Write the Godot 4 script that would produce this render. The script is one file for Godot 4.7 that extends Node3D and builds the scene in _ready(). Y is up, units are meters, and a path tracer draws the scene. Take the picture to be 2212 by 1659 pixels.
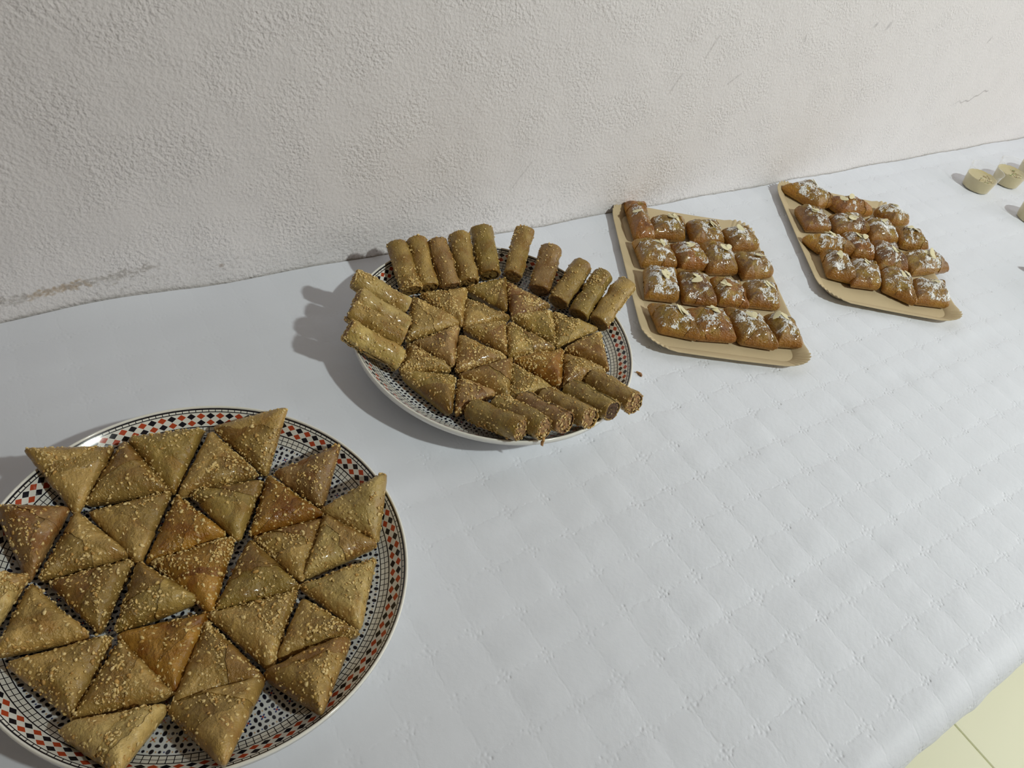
extends Node3D

const TABLE := 0.75        # height of the table top
const PLATE_R := 0.163
var rng := RandomNumberGenerator.new()
var lump := FastNoiseLite.new()      # centimetre-sized unevenness
var wrinkle := FastNoiseLite.new()   # millimetre-sized wrinkles
var blotch := FastNoiseLite.new()    # patches of browning
var speck := FastNoiseLite.new()     # sugar grains, mottling
var M := {}
var bits: Array = []
var near_centre := Vector2(0.0655, 0.3635)
var far_centre := Vector2(0.4369, 0.2088)

func _ready() -> void:
	# --- camera
	var cam := Camera3D.new()
	cam.name = "camera"
	cam.position = Vector3(0.0, 0.6092 + TABLE, 0.7074)
	cam.basis = Basis.from_euler(Vector3(-0.76933, -0.77330, 0.30107), EULER_ORDER_YXZ)
	cam.fov = rad_to_deg(2.0 * atan(829.5 / 1651.39))
	cam.near = 0.02
	cam.current = true
	add_child(cam)
	# --- environment and exposure
	var env := Environment.new()
	env.background_mode = Environment.BG_COLOR
	env.background_color = Color(0.75, 0.78, 0.82)
	env.background_energy_multiplier = 0.4
	env.ambient_light_source = Environment.AMBIENT_SOURCE_DISABLED
	env.tonemap_mode = Environment.TONE_MAPPER_LINEAR
	env.tonemap_exposure = 1.0
	env.sdfgi_enabled = true
	env.ssao_enabled = true
	env.ssil_enabled = true
	var we := WorldEnvironment.new()
	we.name = "world_environment"
	we.environment = env
	add_child(we)
	# --- lights from sources out of view
	unseen_flood_lamp(Vector3(1.35, TABLE + 2.2, 2.15), Vector3(1.6, TABLE, 0.3), 4.8)
	unseen_window_light(Vector3(3.28, 1.75, 2.0), 2.05)
	# --- tools for shapes
	setup_noise()
	make_materials()
	make_bits()
	# --- the place
	build_room()
	build_table()
	build_tablecloth()
	# --- what stands on the table
	serving_platter("wide serving platter with mosaic pattern and checkered border, holding only filo triangles, nearest the viewer", near_centre, 0.3)
	serving_platter("wide serving platter with mosaic pattern ringed by filo rolls, standing by the wall", far_centre, 1.1)
	cardboard_tray("kraft cardboard tray of almond parcels beside the platter with rolls", Vector2(0.8129, 0.1852), 0.5109)
	cardboard_tray("kraft cardboard tray of sugared almond parcels between the other tray and the pudding cups", Vector2(1.1655, 0.2060), 0.5743)
	filo_triangle("orange-streaked filo triangle, outer ring of the near platter, at half past ten", "filo triangles on the near platter", [-28.4, 52.0, 217.0, 33.2, 33.6, 224.0, -7.6, 27.8, 275.6], 0, 2, 1)
	filo_triangle("plain tan filo triangle, outer ring of the near platter, at eleven o'clock", "filo triangles on the near platter", [42.7, 34.6, 220.9, 0.6, 27.8, 269.3, 63.3, 26.4, 282.0], 0, 1, 1)
	filo_triangle("olive tan filo triangle, outer ring of the near platter, at half past eleven", "filo triangles on the near platter", [46.6, 34.7, 220.2, 107.1, 32.0, 230.4, 65.1, 26.4, 285.3], 1, 1, 1)
	filo_triangle("thickly nut-crusted filo triangle, middle ring of the near platter, at half past twelve", "filo triangles on the near platter", [111.6, 30.8, 235.8, 67.8, 26.4, 289.1, 134.3, 26.6, 292.7], 0, 3, 1)
	filo_triangle("tan filo triangle, outer ring of the near platter, at half past twelve", "filo triangles on the near platter", [116.3, 32.7, 231.7, 177.5, 50.8, 246.2, 140.8, 26.7, 296.7], 0, 2, 1)
	filo_triangle("brown filo triangle, outer ring of the near platter, at half past one", "filo triangles on the near platter", [148.6, 27.1, 297.4, 208.1, 44.9, 301.1, 172.2, 27.3, 348.7], 3, 1, 1)
	filo_triangle("pale-edged filo triangle, outer ring of the near platter, at two o'clock", "filo triangles on the near platter", [171.3, 27.2, 350.9, 231.8, 51.7, 349.4, 200.7, 32.4, 401.3], 4, 1, 1)
	filo_triangle("dark olive filo triangle, middle ring of the near platter, at one o'clock", "filo triangles on the near platter", [136.5, 26.5, 302.9, 75.6, 26.4, 288.3, 98.3, 26.2, 349.9], 1, 1, 1)
	filo_triangle("amber syrup-stained filo triangle, middle ring of the near platter, at half past one", "filo triangles on the near platter", [142.1, 26.7, 298.9, 171.0, 27.1, 356.0, 108.4, 26.2, 349.6], 2, 1, 1)
	filo_triangle("cracked tan filo triangle, middle ring of the near platter, at half past ten", "filo triangles on the near platter", [2.2, 27.0, 280.4, 63.8, 26.4, 283.2, 23.7, 26.2, 339.7], 0, 1, 1)
	filo_triangle("amber filo triangle, centre of the near platter, at half past eleven", "filo triangles on the near platter", [66.5, 26.4, 289.6, 28.3, 26.2, 341.8, 90.3, 26.2, 340.4], 2, 1, 1)
	filo_triangle("brownish filo triangle, outer ring of the near platter, at half past nine", "filo triangles on the near platter", [-57.5, 48.1, 262.7, -12.8, 28.3, 270.3, -49.7, 28.3, 324.2], 3, 1, 1)
	filo_triangle("tan filo triangle, middle ring of the near platter, at half past nine", "filo triangles on the near platter", [-7.8, 27.7, 276.5, -42.7, 27.8, 325.8, 18.0, 26.3, 329.3], 0, 2, 1)
	filo_triangle("tan filo triangle, middle ring of the near platter, at nine o'clock", "filo triangles on the near platter", [-36.5, 27.2, 331.8, 20.7, 26.3, 335.1, -14.8, 26.4, 386.6], 0, 2, 1)
	filo_triangle("nut-edged filo triangle, centre of the near platter, at half past eight", "filo triangles on the near platter", [23.5, 26.2, 340.1, 54.3, 26.1, 389.2, -5.3, 26.4, 390.4], 1, 2, 1)
	filo_triangle("amber, heavily nutted filo triangle, centre of the near platter, at half past twelve", "filo triangles on the near platter", [32.7, 26.2, 343.4, 96.2, 26.2, 347.0, 59.2, 26.2, 403.3], 2, 3, 1)
	filo_triangle("glossy olive filo triangle, centre of the near platter, at three o'clock", "filo triangles on the near platter", [106.5, 26.2, 355.2, 62.7, 26.2, 403.2, 127.8, 26.4, 412.6], 1, 1, 1)
	filo_triangle("tan filo triangle, middle ring of the near platter, at half past two", "filo triangles on the near platter", [108.9, 26.2, 353.8, 168.5, 26.9, 360.0, 130.6, 26.4, 407.4], 0, 2, 1)
	filo_triangle("pale filo triangle, outer ring of the near platter, at half past two", "filo triangles on the near platter", [171.3, 27.1, 358.3, 198.7, 32.0, 403.7, 132.7, 26.4, 405.1], 4, 1, 1)
	filo_triangle("pale filo triangle, outer ring of the near platter, at three o'clock", "filo triangles on the near platter", [191.8, 31.1, 415.9, 127.8, 26.4, 412.6, 154.0, 31.0, 467.3], 4, 1, 1)
	filo_triangle("nut-crusted filo triangle, middle ring of the near platter, at four o'clock", "filo triangles on the near platter", [57.6, 26.2, 405.9, 123.2, 26.4, 414.5, 83.6, 27.1, 467.1], 0, 3, 1)
	filo_triangle("flap-topped filo triangle, outer ring of the near platter, at half past three", "filo triangles on the near platter", [125.1, 26.4, 424.4, 152.2, 31.6, 471.1, 91.5, 26.7, 460.9], 0, 2, 1)
	filo_triangle("smooth tan filo triangle, outer ring of the near platter, at half past four", "filo triangles on the near platter", [78.6, 27.2, 469.4, 144.0, 30.3, 472.2, 100.5, 47.9, 518.4], 0, 1, 1)
	filo_triangle("glossy tan filo triangle, outer ring of the near platter, at half past eight", "filo triangles on the near platter", [-48.8, 28.2, 327.9, -77.4, 33.9, 376.6, -21.8, 26.5, 386.3], 0, 1, 1)
	filo_triangle("golden, densely nutted filo triangle, outer ring of the near platter, at nine o'clock", "filo triangles on the near platter", [-50.5, 28.5, 320.5, -75.8, 32.7, 355.9, -84.1, 47.5, 311.7], 4, 3, 1)
	filo_triangle("tan filo triangle, outer ring of the near platter, at eight o'clock", "filo triangles on the near platter", [-72.1, 32.1, 386.4, -8.4, 26.4, 392.9, -43.5, 30.2, 441.6], 0, 2, 1)
	filo_triangle("amber-tinged filo triangle, middle ring of the near platter, at seven o'clock", "filo triangles on the near platter", [-4.5, 26.4, 393.6, 57.2, 26.2, 404.0, 19.2, 26.8, 453.4], 2, 1, 1)
	filo_triangle("loose-flapped filo triangle, outer ring of the near platter, at seven o'clock", "filo triangles on the near platter", [-3.4, 26.4, 399.3, 16.6, 26.9, 454.0, -43.7, 30.5, 442.6], 0, 2, 1)
	filo_triangle("tan filo triangle, middle ring of the near platter, at half past five", "filo triangles on the near platter", [54.7, 26.2, 410.0, 76.5, 27.4, 472.3, 15.4, 27.5, 461.7], 0, 2, 1)
	filo_triangle("pale nutty filo triangle, outer ring of the near platter, at seven o'clock", "filo triangles on the near platter", [-51.9, 35.1, 448.7, 10.7, 27.6, 461.9, -25.3, 48.6, 494.8], 4, 2, 1)
	filo_triangle("plump tan filo triangle, outer ring of the near platter, at half past five", "filo triangles on the near platter", [11.7, 27.7, 463.9, 75.8, 27.4, 472.3, 32.0, 51.1, 522.6], 0, 1, 1)
	filo_triangle("nut-crusted filo triangle, middle ring of the far platter, at half past ten", "filo triangles on the far platter", [388.4, 29.5, 117.2, 447.7, 28.9, 125.1, 410.9, 28.7, 178.9], 0, 3, 0)
	filo_triangle("tan filo triangle, middle ring of the far platter, at half past nine", "filo triangles on the far platter", [376.1, 29.8, 119.8, 409.3, 28.7, 175.0, 338.9, 29.3, 181.0], 0, 2, 0)
	filo_triangle("brown filo triangle, middle ring of the far platter, at nine o'clock", "filo triangles on the far platter", [343.9, 29.0, 187.0, 406.0, 28.7, 179.8, 369.5, 28.9, 233.4], 3, 1, 0)
	filo_triangle("olive filo triangle, middle ring of the far platter, at half past eleven", "filo triangles on the far platter", [448.3, 28.9, 121.7, 506.5, 30.1, 121.3, 477.0, 28.8, 171.6], 1, 1, 0)
	filo_triangle("glossy tan filo triangle, centre of the far platter, at eleven o'clock", "filo triangles on the far platter", [437.2, 28.8, 141.4, 473.8, 28.7, 185.3, 411.9, 28.7, 182.5], 0, 1, 0)
	filo_triangle("brown filo triangle, middle ring of the far platter, at half past twelve", "filo triangles on the far platter", [503.1, 29.5, 128.0, 533.5, 29.2, 183.1, 477.2, 28.7, 187.3], 3, 2, 0)
	filo_triangle("olive filo triangle, middle ring of the far platter, at two o'clock", "filo triangles on the far platter", [474.5, 28.7, 186.4, 529.0, 29.0, 193.9, 500.4, 28.9, 244.9], 1, 2, 0)
	filo_triangle("nut-crusted filo triangle, centre of the far platter, at half past two", "filo triangles on the far platter", [465.5, 28.7, 194.5, 496.2, 28.9, 249.2, 437.6, 28.7, 241.3], 1, 3, 0)
	filo_triangle("olive filo triangle, middle ring of the far platter, at half past two", "filo triangles on the far platter", [531.9, 29.0, 194.9, 565.6, 32.2, 240.4, 499.6, 28.9, 247.1], 1, 2, 0)
	filo_triangle("tan filo triangle, outer ring of the far platter, at three o'clock", "filo triangles on the far platter", [563.7, 32.4, 248.6, 506.2, 28.9, 255.2, 534.0, 33.2, 303.3], 0, 2, 0)
	filo_triangle("amber filo triangle, middle ring of the far platter, at four o'clock", "filo triangles on the far platter", [439.0, 28.7, 248.1, 504.6, 28.9, 254.6, 465.2, 29.2, 304.6], 2, 2, 0)
	filo_triangle("tan filo triangle, outer ring of the far platter, at half past three", "filo triangles on the far platter", [501.7, 28.9, 262.5, 529.6, 32.6, 304.9, 470.9, 29.3, 304.6], 0, 2, 0)
	filo_triangle("olive tan filo triangle, middle ring of the far platter, at five o'clock", "filo triangles on the far platter", [433.1, 28.7, 254.5, 457.6, 29.0, 304.6, 401.0, 29.1, 300.7], 1, 2, 0)
	filo_triangle("plain tan filo triangle, middle ring of the far platter, at half past six", "filo triangles on the far platter", [437.4, 28.7, 246.7, 368.1, 28.9, 248.5, 401.7, 29.0, 298.8], 0, 1, 0)
	filo_triangle("nut-crusted filo triangle, centre of the far platter, at half past eight", "filo triangles on the far platter", [399.1, 28.7, 195.3, 433.0, 28.7, 243.6, 368.4, 28.9, 242.7], 0, 3, 0)
	filo_triangle("tan filo triangle, centre of the far platter, at half past ten", "filo triangles on the far platter", [409.6, 28.7, 183.4, 462.1, 28.7, 192.5, 436.1, 28.6, 237.6], 0, 1, 0)
	filo_triangle("tan filo triangle, middle ring of the far platter, at half past eight", "filo triangles on the far platter", [336.2, 29.4, 188.7, 366.1, 28.9, 239.7, 311.5, 31.2, 222.3], 0, 2, 0)
	filo_triangle("plump filo triangle, outer ring of the far platter, at eight o'clock", "filo triangles on the far platter", [309.9, 31.3, 225.5, 360.7, 28.9, 250.3, 331.0, 33.7, 295.5], 1, 2, 0)
	filo_triangle("brown filo triangle, outer ring of the far platter, at seven o'clock", "filo triangles on the far platter", [364.1, 28.9, 254.5, 392.8, 29.0, 285.4, 335.2, 33.1, 298.0], 3, 1, 0)
	filo_roll("nut-dusted filo roll leaning out over the far platter's back rim, first from the left", [380.3, 33.8, 109.5, 386.5, 58.2, 50.7], 0, 13.2, 0)
	filo_roll("nut-dusted filo roll leaning out over the far platter's back rim, second from the left", [402.5, 34.0, 110.3, 412.2, 58.0, 50.6], 0, 13.2, 0)
	filo_roll("nut-dusted filo roll leaning out over the far platter's back rim, third from the left", [429.5, 33.3, 116.7, 436.3, 58.7, 58.3], 3, 13.2, 0)
	filo_roll("nut-dusted filo roll leaning out over the far platter's back rim, fourth from the left", [453.4, 34.0, 116.8, 469.1, 58.0, 56.1], 0, 13.2, 0)
	filo_roll("nut-dusted filo roll leaning out over the far platter's back rim, fifth from the left", [487.6, 34.0, 112.1, 506.4, 58.0, 51.8], 1, 13.2, 0)
	filo_roll("nut-dusted filo roll leaning out over the far platter's back rim, sixth from the left", [516.0, 34.0, 122.4, 562.1, 58.0, 70.4], 0, 13.2, 0)
	filo_roll("nut-dusted filo roll leaning out over the far platter's back rim, seventh from the left", [533.8, 34.0, 156.1, 576.5, 58.0, 113.0], 3, 13.2, 0)
	filo_roll("nut-dusted filo roll leaning out over the far platter's back rim, eighth from the left", [545.3, 34.0, 184.5, 597.9, 58.0, 152.6], 0, 13.2, 0)
	filo_roll("nut-dusted filo roll leaning out over the far platter's back rim, ninth from the left", [556.0, 34.0, 212.1, 613.5, 58.0, 177.5], 1, 13.2, 0)
	filo_roll("nut-dusted filo roll leaning out over the far platter's back rim, tenth from the left", [571.7, 34.6, 233.6, 634.1, 57.4, 201.1], 0, 13.2, 0)
	filo_roll("filo roll over the far platter's left rim, topmost of the four", [361.5, 36.0, 136.3, 311.0, 61.0, 98.7], 4, 12.8, 1)
	filo_roll("filo roll over the far platter's left rim, second from the top of the four", [348.2, 32.0, 161.8, 301.1, 60.0, 127.4], 4, 12.8, 1)
	filo_roll("filo roll over the far platter's left rim, third down, with a dark open end", [327.5, 43.8, 191.4, 284.2, 62.2, 147.9], 0, 12.8, 2)
	filo_roll("filo roll over the far platter's left rim, lowest and most golden of the four", [316.5, 36.0, 210.8, 269.8, 61.0, 174.1], 5, 12.8, 1)
	filo_roll("filo roll over the far platter's front rim, leftmost of six, nutty open end", [354.3, 34.0, 298.0, 374.0, 58.0, 356.9], 1, 12.7, 1)
	filo_roll("filo roll over the far platter's front rim, second from the left, crumb at its end", [384.3, 34.0, 304.0, 397.3, 58.0, 364.2], 1, 12.7, 1)
	filo_roll("filo roll over the far platter's front rim, third from the left", [412.7, 33.4, 307.9, 420.8, 58.6, 366.2], 3, 12.7, 1)
	filo_roll("filo roll over the far platter's front rim, fourth from the left, ragged nutty end", [440.2, 34.0, 310.3, 449.2, 58.0, 370.1], 0, 12.7, 1)
	filo_roll("filo roll over the far platter's front rim, second from the right, dark brown filling", [472.9, 34.0, 311.5, 478.8, 58.0, 372.0], 1, 12.7, 2)
	filo_roll("filo roll over the far platter's front rim, rightmost, reddish filling in its open end", [508.3, 34.0, 307.2, 508.8, 58.0, 371.6], 0, 12.7, 1)
	almond_parcel("narrow upright-ended almond parcel, back row of the left cardboard tray, first from the left", "almond parcels on the left cardboard tray", [807.0, 2.5, 835.6, 12.8, 795.3, 86.1, 764.6, 79.4], 1, 1, 1)
	almond_parcel("three-flaked almond parcel, back row of the left cardboard tray, second from the left", "almond parcels on the left cardboard tray", [825.4, 43.2, 875.8, 65.3, 845.9, 103.7, 798.0, 81.5], 3, 1, 0)
	almond_parcel("two-flaked almond parcel, back row of the left cardboard tray, third from the left", "almond parcels on the left cardboard tray", [878.4, 68.0, 928.9, 86.6, 907.2, 131.0, 854.2, 114.5], 2, 2, 0)
	almond_parcel("sugar-streaked almond parcel, back row of the left cardboard tray, fourth from the left", "almond parcels on the left cardboard tray", [922.8, 102.4, 970.8, 113.9, 960.4, 156.3, 910.4, 145.6], 1, 2, 0)
	almond_parcel("wide square-cornered almond parcel, second row of the left cardboard tray, first from the left", "almond parcels on the left cardboard tray", [757.1, 87.7, 808.6, 103.5, 784.8, 150.3, 733.5, 134.9], 2, 2, 0)
	almond_parcel("pointed almond parcel, second row of the left cardboard tray, second from the left", "almond parcels on the left cardboard tray", [805.7, 108.3, 844.4, 126.6, 835.7, 172.5, 791.8, 157.0], 2, 2, 1)
	almond_parcel("bulging almond parcel, second row of the left cardboard tray, third from the left", "almond parcels on the left cardboard tray", [856.1, 124.8, 903.8, 138.5, 872.3, 190.7, 824.7, 178.7], 3, 2, 0)
	almond_parcel("broad almond parcel, second row of the left cardboard tray, fourth from the left", "almond parcels on the left cardboard tray", [891.2, 160.1, 942.5, 174.7, 931.6, 216.8, 877.4, 204.8], 2, 1, 0)
	almond_parcel("sugar-topped almond parcel, third row of the left cardboard tray, first from the left", "almond parcels on the left cardboard tray", [729.1, 143.0, 769.3, 165.7, 735.6, 214.9, 695.4, 191.7], 3, 3, 0)
	almond_parcel("reddish almond parcel, third row of the left cardboard tray, second from the left", "almond parcels on the left cardboard tray", [775.3, 163.2, 816.7, 186.3, 783.1, 238.7, 741.0, 217.9], 2, 1, 2)
	almond_parcel("small plump almond parcel, third row of the left cardboard tray, third from the left", "almond parcels on the left cardboard tray", [816.4, 195.4, 855.5, 217.5, 830.0, 257.2, 791.0, 237.3], 2, 1, 1)
	almond_parcel("two-flaked almond parcel, third row of the left cardboard tray, fourth from the left", "almond parcels on the left cardboard tray", [862.9, 214.3, 906.6, 238.5, 880.4, 277.8, 836.1, 254.2], 2, 2, 0)
	almond_parcel("long skewed almond parcel, front row of the left cardboard tray, first from the left", "almond parcels on the left cardboard tray", [684.8, 212.4, 727.6, 244.1, 709.7, 282.4, 666.3, 253.5], 2, 2, 0)
	almond_parcel("heavily flaked almond parcel, front row of the left cardboard tray, second from the left", "almond parcels on the left cardboard tray", [730.7, 238.8, 782.8, 257.8, 758.5, 303.3, 707.6, 282.6], 3, 2, 1)
	almond_parcel("slanting almond parcel, front row of the left cardboard tray, third from the left", "almond parcels on the left cardboard tray", [785.5, 255.1, 829.8, 276.2, 808.1, 335.0, 763.7, 310.6], 2, 2, 0)
	almond_parcel("end-folded almond parcel, front row of the left cardboard tray, fourth from the left", "almond parcels on the left cardboard tray", [833.6, 281.5, 867.2, 303.4, 849.5, 349.3, 815.5, 331.3], 3, 2, 0)
	almond_parcel("long sugary almond parcel, back row of the right cardboard tray, first from the left", "almond parcels on the right cardboard tray", [1153.5, 31.7, 1206.8, 29.7, 1224.2, 96.5, 1170.5, 97.3], 2, 3, 0)
	almond_parcel("low orange-ended almond parcel, back row of the right cardboard tray, second from the left", "almond parcels on the right cardboard tray", [1204.0, 80.4, 1264.8, 98.7, 1276.2, 143.6, 1210.0, 122.0], 2, 1, 1)
	almond_parcel("plump almond parcel, back row of the right cardboard tray, third from the left", "almond parcels on the right cardboard tray", [1284.0, 130.9, 1328.0, 143.5, 1331.7, 187.8, 1290.0, 171.7], 2, 3, 0)
	almond_parcel("dark-fronted almond parcel, second row of the right cardboard tray, first from the left", "almond parcels on the right cardboard tray", [1120.1, 87.1, 1163.0, 104.0, 1142.1, 157.0, 1095.5, 139.6], 2, 2, 2)
	almond_parcel("rounded almond parcel, second row of the right cardboard tray, second from the left", "almond parcels on the right cardboard tray", [1170.6, 127.6, 1231.2, 144.9, 1207.6, 181.6, 1143.3, 162.3], 3, 2, 2)
	almond_parcel("sugar-coated almond parcel, second row of the right cardboard tray, third from the left", "almond parcels on the right cardboard tray", [1232.5, 152.5, 1274.2, 173.5, 1246.0, 219.7, 1198.6, 197.3], 2, 3, 0)
	almond_parcel("end-flaked almond parcel, second row of the right cardboard tray, fourth from the left", "almond parcels on the right cardboard tray", [1278.1, 190.8, 1316.0, 212.2, 1286.0, 251.9, 1244.7, 226.8], 2, 2, 0)
	almond_parcel("thickly sugared almond parcel, third row of the right cardboard tray, first from the left", "almond parcels on the right cardboard tray", [1062.2, 161.1, 1124.5, 178.8, 1129.0, 216.9, 1063.4, 193.1], 3, 3, 0)
	almond_parcel("upright almond parcel, third row of the right cardboard tray, second from the left", "almond parcels on the right cardboard tray", [1145.0, 169.5, 1180.2, 190.3, 1152.1, 242.2, 1123.3, 219.4], 3, 2, 1)
	almond_parcel("dark almond parcel, third row of the right cardboard tray, third from the left", "almond parcels on the right cardboard tray", [1177.6, 209.6, 1218.8, 228.1, 1186.4, 279.4, 1143.4, 258.1], 2, 2, 2)
	almond_parcel("broad-tailed almond parcel, third row of the right cardboard tray, fourth from the left", "almond parcels on the right cardboard tray", [1209.4, 246.5, 1284.2, 261.1, 1271.8, 303.2, 1189.7, 290.5], 3, 2, 0)
	almond_parcel("slim sugary almond parcel, front row of the right cardboard tray, first from the left", "almond parcels on the right cardboard tray", [1063.5, 200.2, 1097.1, 220.8, 1060.0, 268.8, 1026.0, 244.1], 2, 3, 0)
	almond_parcel("blunt almond parcel, front row of the right cardboard tray, second from the left", "almond parcels on the right cardboard tray", [1097.5, 228.2, 1136.0, 252.0, 1094.6, 298.1, 1053.5, 273.7], 2, 2, 0)
	almond_parcel("tall almond parcel, front row of the right cardboard tray, third from the left", "almond parcels on the right cardboard tray", [1143.6, 256.9, 1174.0, 293.3, 1125.3, 341.8, 1097.4, 299.8], 2, 2, 0)
	almond_parcel("front-corner almond parcel, front row of the right cardboard tray, fourth from the left", "almond parcels on the right cardboard tray", [1175.3, 300.8, 1223.2, 326.9, 1181.9, 368.9, 1131.6, 340.4], 2, 3, 0)
	pudding_cup("clear plastic cup of cream pudding at the left end of the row by the wall", Vector2(1.660, 0.124))
	pudding_cup("clear plastic cup of cream pudding second in the row by the wall", Vector2(1.770, 0.129))
	pudding_cup("clear plastic cup of cream pudding third in the row by the wall", Vector2(1.880, 0.127))
	pudding_cup("clear plastic cup of cream pudding standing apart in front of the row by the wall", Vector2(1.677, 0.243))
	# a third platter just outside the frame; the tips of its pastries throw their shadow into it
	serving_platter("unseen serving platter with two filo triangles, beyond the pudding cups toward the table's front", Vector2(1.58, 0.52), 0.7)
	filo_triangle("unseen tan filo triangle over the left rim of the third platter, nearer the wall", "unseen filo triangles on the third platter", [1468.0, 52.0, 379.0, 1481.6, 47.0, 439.5, 1523.8, 47.0, 405.9], 0, 1, 0)
	filo_triangle("unseen tan filo triangle over the left rim of the third platter, nearer the table's front", "unseen filo triangles on the third platter", [1444.8, 52.0, 416.0, 1472.6, 47.0, 471.4, 1505.5, 47.0, 428.7], 0, 1, 0)
	small_things()

# ------------------------------------------------------------------ helpers
class Acc:
	var v := PackedVector3Array()
	var n := PackedVector3Array()
	var c := PackedColorArray()
	var i := PackedInt32Array()

func tag(o: Node, label: String, category: String, group := "") -> void:
	o.set_meta("label", label)
	o.set_meta("category", category)
	if group != "":
		o.set_meta("group", group)

func structure(o: Node) -> Node:
	o.set_meta("kind", "structure")
	return o

func part(called: String, mesh: Mesh, material: Material, parent: Node, at := Transform3D.IDENTITY) -> MeshInstance3D:
	var o := MeshInstance3D.new()
	o.name = called
	o.mesh = mesh
	if material:
		o.material_override = material
	o.transform = at
	o.cast_shadow = GeometryInstance3D.SHADOW_CASTING_SETTING_ON
	parent.add_child(o, true)
	return o

func thing(called: String, at: Transform3D) -> Node3D:
	var o := Node3D.new()
	o.name = called
	o.transform = at
	add_child(o, true)
	return o

func normals_of(v: PackedVector3Array, idx: PackedInt32Array) -> PackedVector3Array:
	var n := PackedVector3Array()
	n.resize(v.size())
	for t in range(0, idx.size(), 3):
		var a := idx[t]
		var b := idx[t + 1]
		var c := idx[t + 2]
		var f := (v[b] - v[a]).cross(v[c] - v[a])
		n[a] += f
		n[b] += f
		n[c] += f
	for k in n.size():
		n[k] = n[k].normalized() if n[k].length_squared() > 1e-24 else Vector3.UP
	return n

# triangles come in counter-clockwise order; Godot wants clockwise
func add_surface(mesh: ArrayMesh, v: PackedVector3Array, n: PackedVector3Array, idx: PackedInt32Array, col := PackedColorArray(), uv := PackedVector2Array(), uv2 := PackedVector2Array(), material: Material = null) -> void:
	var a := []
	a.resize(Mesh.ARRAY_MAX)
	var r := idx.duplicate()
	for t in range(0, r.size(), 3):
		var s := r[t + 1]
		r[t + 1] = r[t + 2]
		r[t + 2] = s
	a[Mesh.ARRAY_VERTEX] = v
	a[Mesh.ARRAY_NORMAL] = n
	a[Mesh.ARRAY_INDEX] = r
	if col.size():
		a[Mesh.ARRAY_COLOR] = col
	if uv.size():
		a[Mesh.ARRAY_TEX_UV] = uv
	if uv2.size():
		a[Mesh.ARRAY_TEX_UV2] = uv2
	mesh.add_surface_from_arrays(Mesh.PRIMITIVE_TRIANGLES, a)
	if material:
		mesh.surface_set_material(mesh.get_surface_count() - 1, material)

func mesh_of(v: PackedVector3Array, idx: PackedInt32Array, col := PackedColorArray(), uv := PackedVector2Array()) -> ArrayMesh:
	var m := ArrayMesh.new()
	add_surface(m, v, normals_of(v, idx), idx, col, uv)
	return m

func acc_mesh(a: Acc) -> ArrayMesh:
	var m := ArrayMesh.new()
	add_surface(m, a.v, a.n, a.i, a.c)
	return m

func quad(idx: PackedInt32Array, a: int, b: int, c: int, d: int) -> void:
	idx.append_array([a, b, c, a, c, d])

# a box with bevelled edges
func box_mesh(size: Vector3, bevel := 0.004) -> ArrayMesh:
	var a := Acc.new()
	var h := size / 2.0
	var b := minf(bevel, minf(h.x, minf(h.y, h.z)) * 0.5)
	for axis in 3:
		for s in [-1.0, 1.0]:
			var u := (axis + 1) % 3
			var w := (axis + 2) % 3
			var start := a.v.size()
			for q in [[-1, -1], [1, -1], [1, 1], [-1, 1]]:
				var p := Vector3.ZERO
				p[axis] = s * h[axis]
				p[u] = q[0] * (h[u] - b)
				p[w] = q[1] * (h[w] - b)
				var n := Vector3.ZERO
				n[axis] = s
				a.v.append(p)
				a.n.append(n)
			if s > 0:
				quad(a.i, start, start + 1, start + 2, start + 3)
			else:
				quad(a.i, start + 3, start + 2, start + 1, start)
	# bevels: join the faces' rims
	for axis in 3:
		var u := (axis + 1) % 3
		var w := (axis + 2) % 3
		for su in [-1.0, 1.0]:
			for sw in [-1.0, 1.0]:
				var start := a.v.size()
				var n := Vector3.ZERO
				n[u] = su
				n[w] = sw
				n = n.normalized()
				for q in [[0, -1], [0, 1], [1, 1], [1, -1]]:
					var p := Vector3.ZERO
					p[axis] = q[1] * (h[axis] - b)
					p[u] = su * (h[u] if q[0] == 0 else h[u] - b)
					p[w] = sw * (h[w] - b if q[0] == 0 else h[w])
					a.v.append(p)
					a.n.append(n)
				if su * sw > 0:
					quad(a.i, start + 3, start + 2, start + 1, start)
				else:
					quad(a.i, start, start + 1, start + 2, start + 3)
	for sx in [-1.0, 1.0]:
		for sy in [-1.0, 1.0]:
			for sz in [-1.0, 1.0]:
				var start := a.v.size()
				var s := Vector3(sx, sy, sz)
				for axis in 3:
					var p := s * (h - Vector3.ONE * b)
					p[axis] = s[axis] * h[axis]
					a.v.append(p)
					a.n.append(s.normalized())
				a.i.append_array([start, start + 1, start + 2] if sx * sy * sz > 0 else [start, start + 2, start + 1])
	var m := ArrayMesh.new()
	add_surface(m, a.v, a.n, a.i)
	return m

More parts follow.
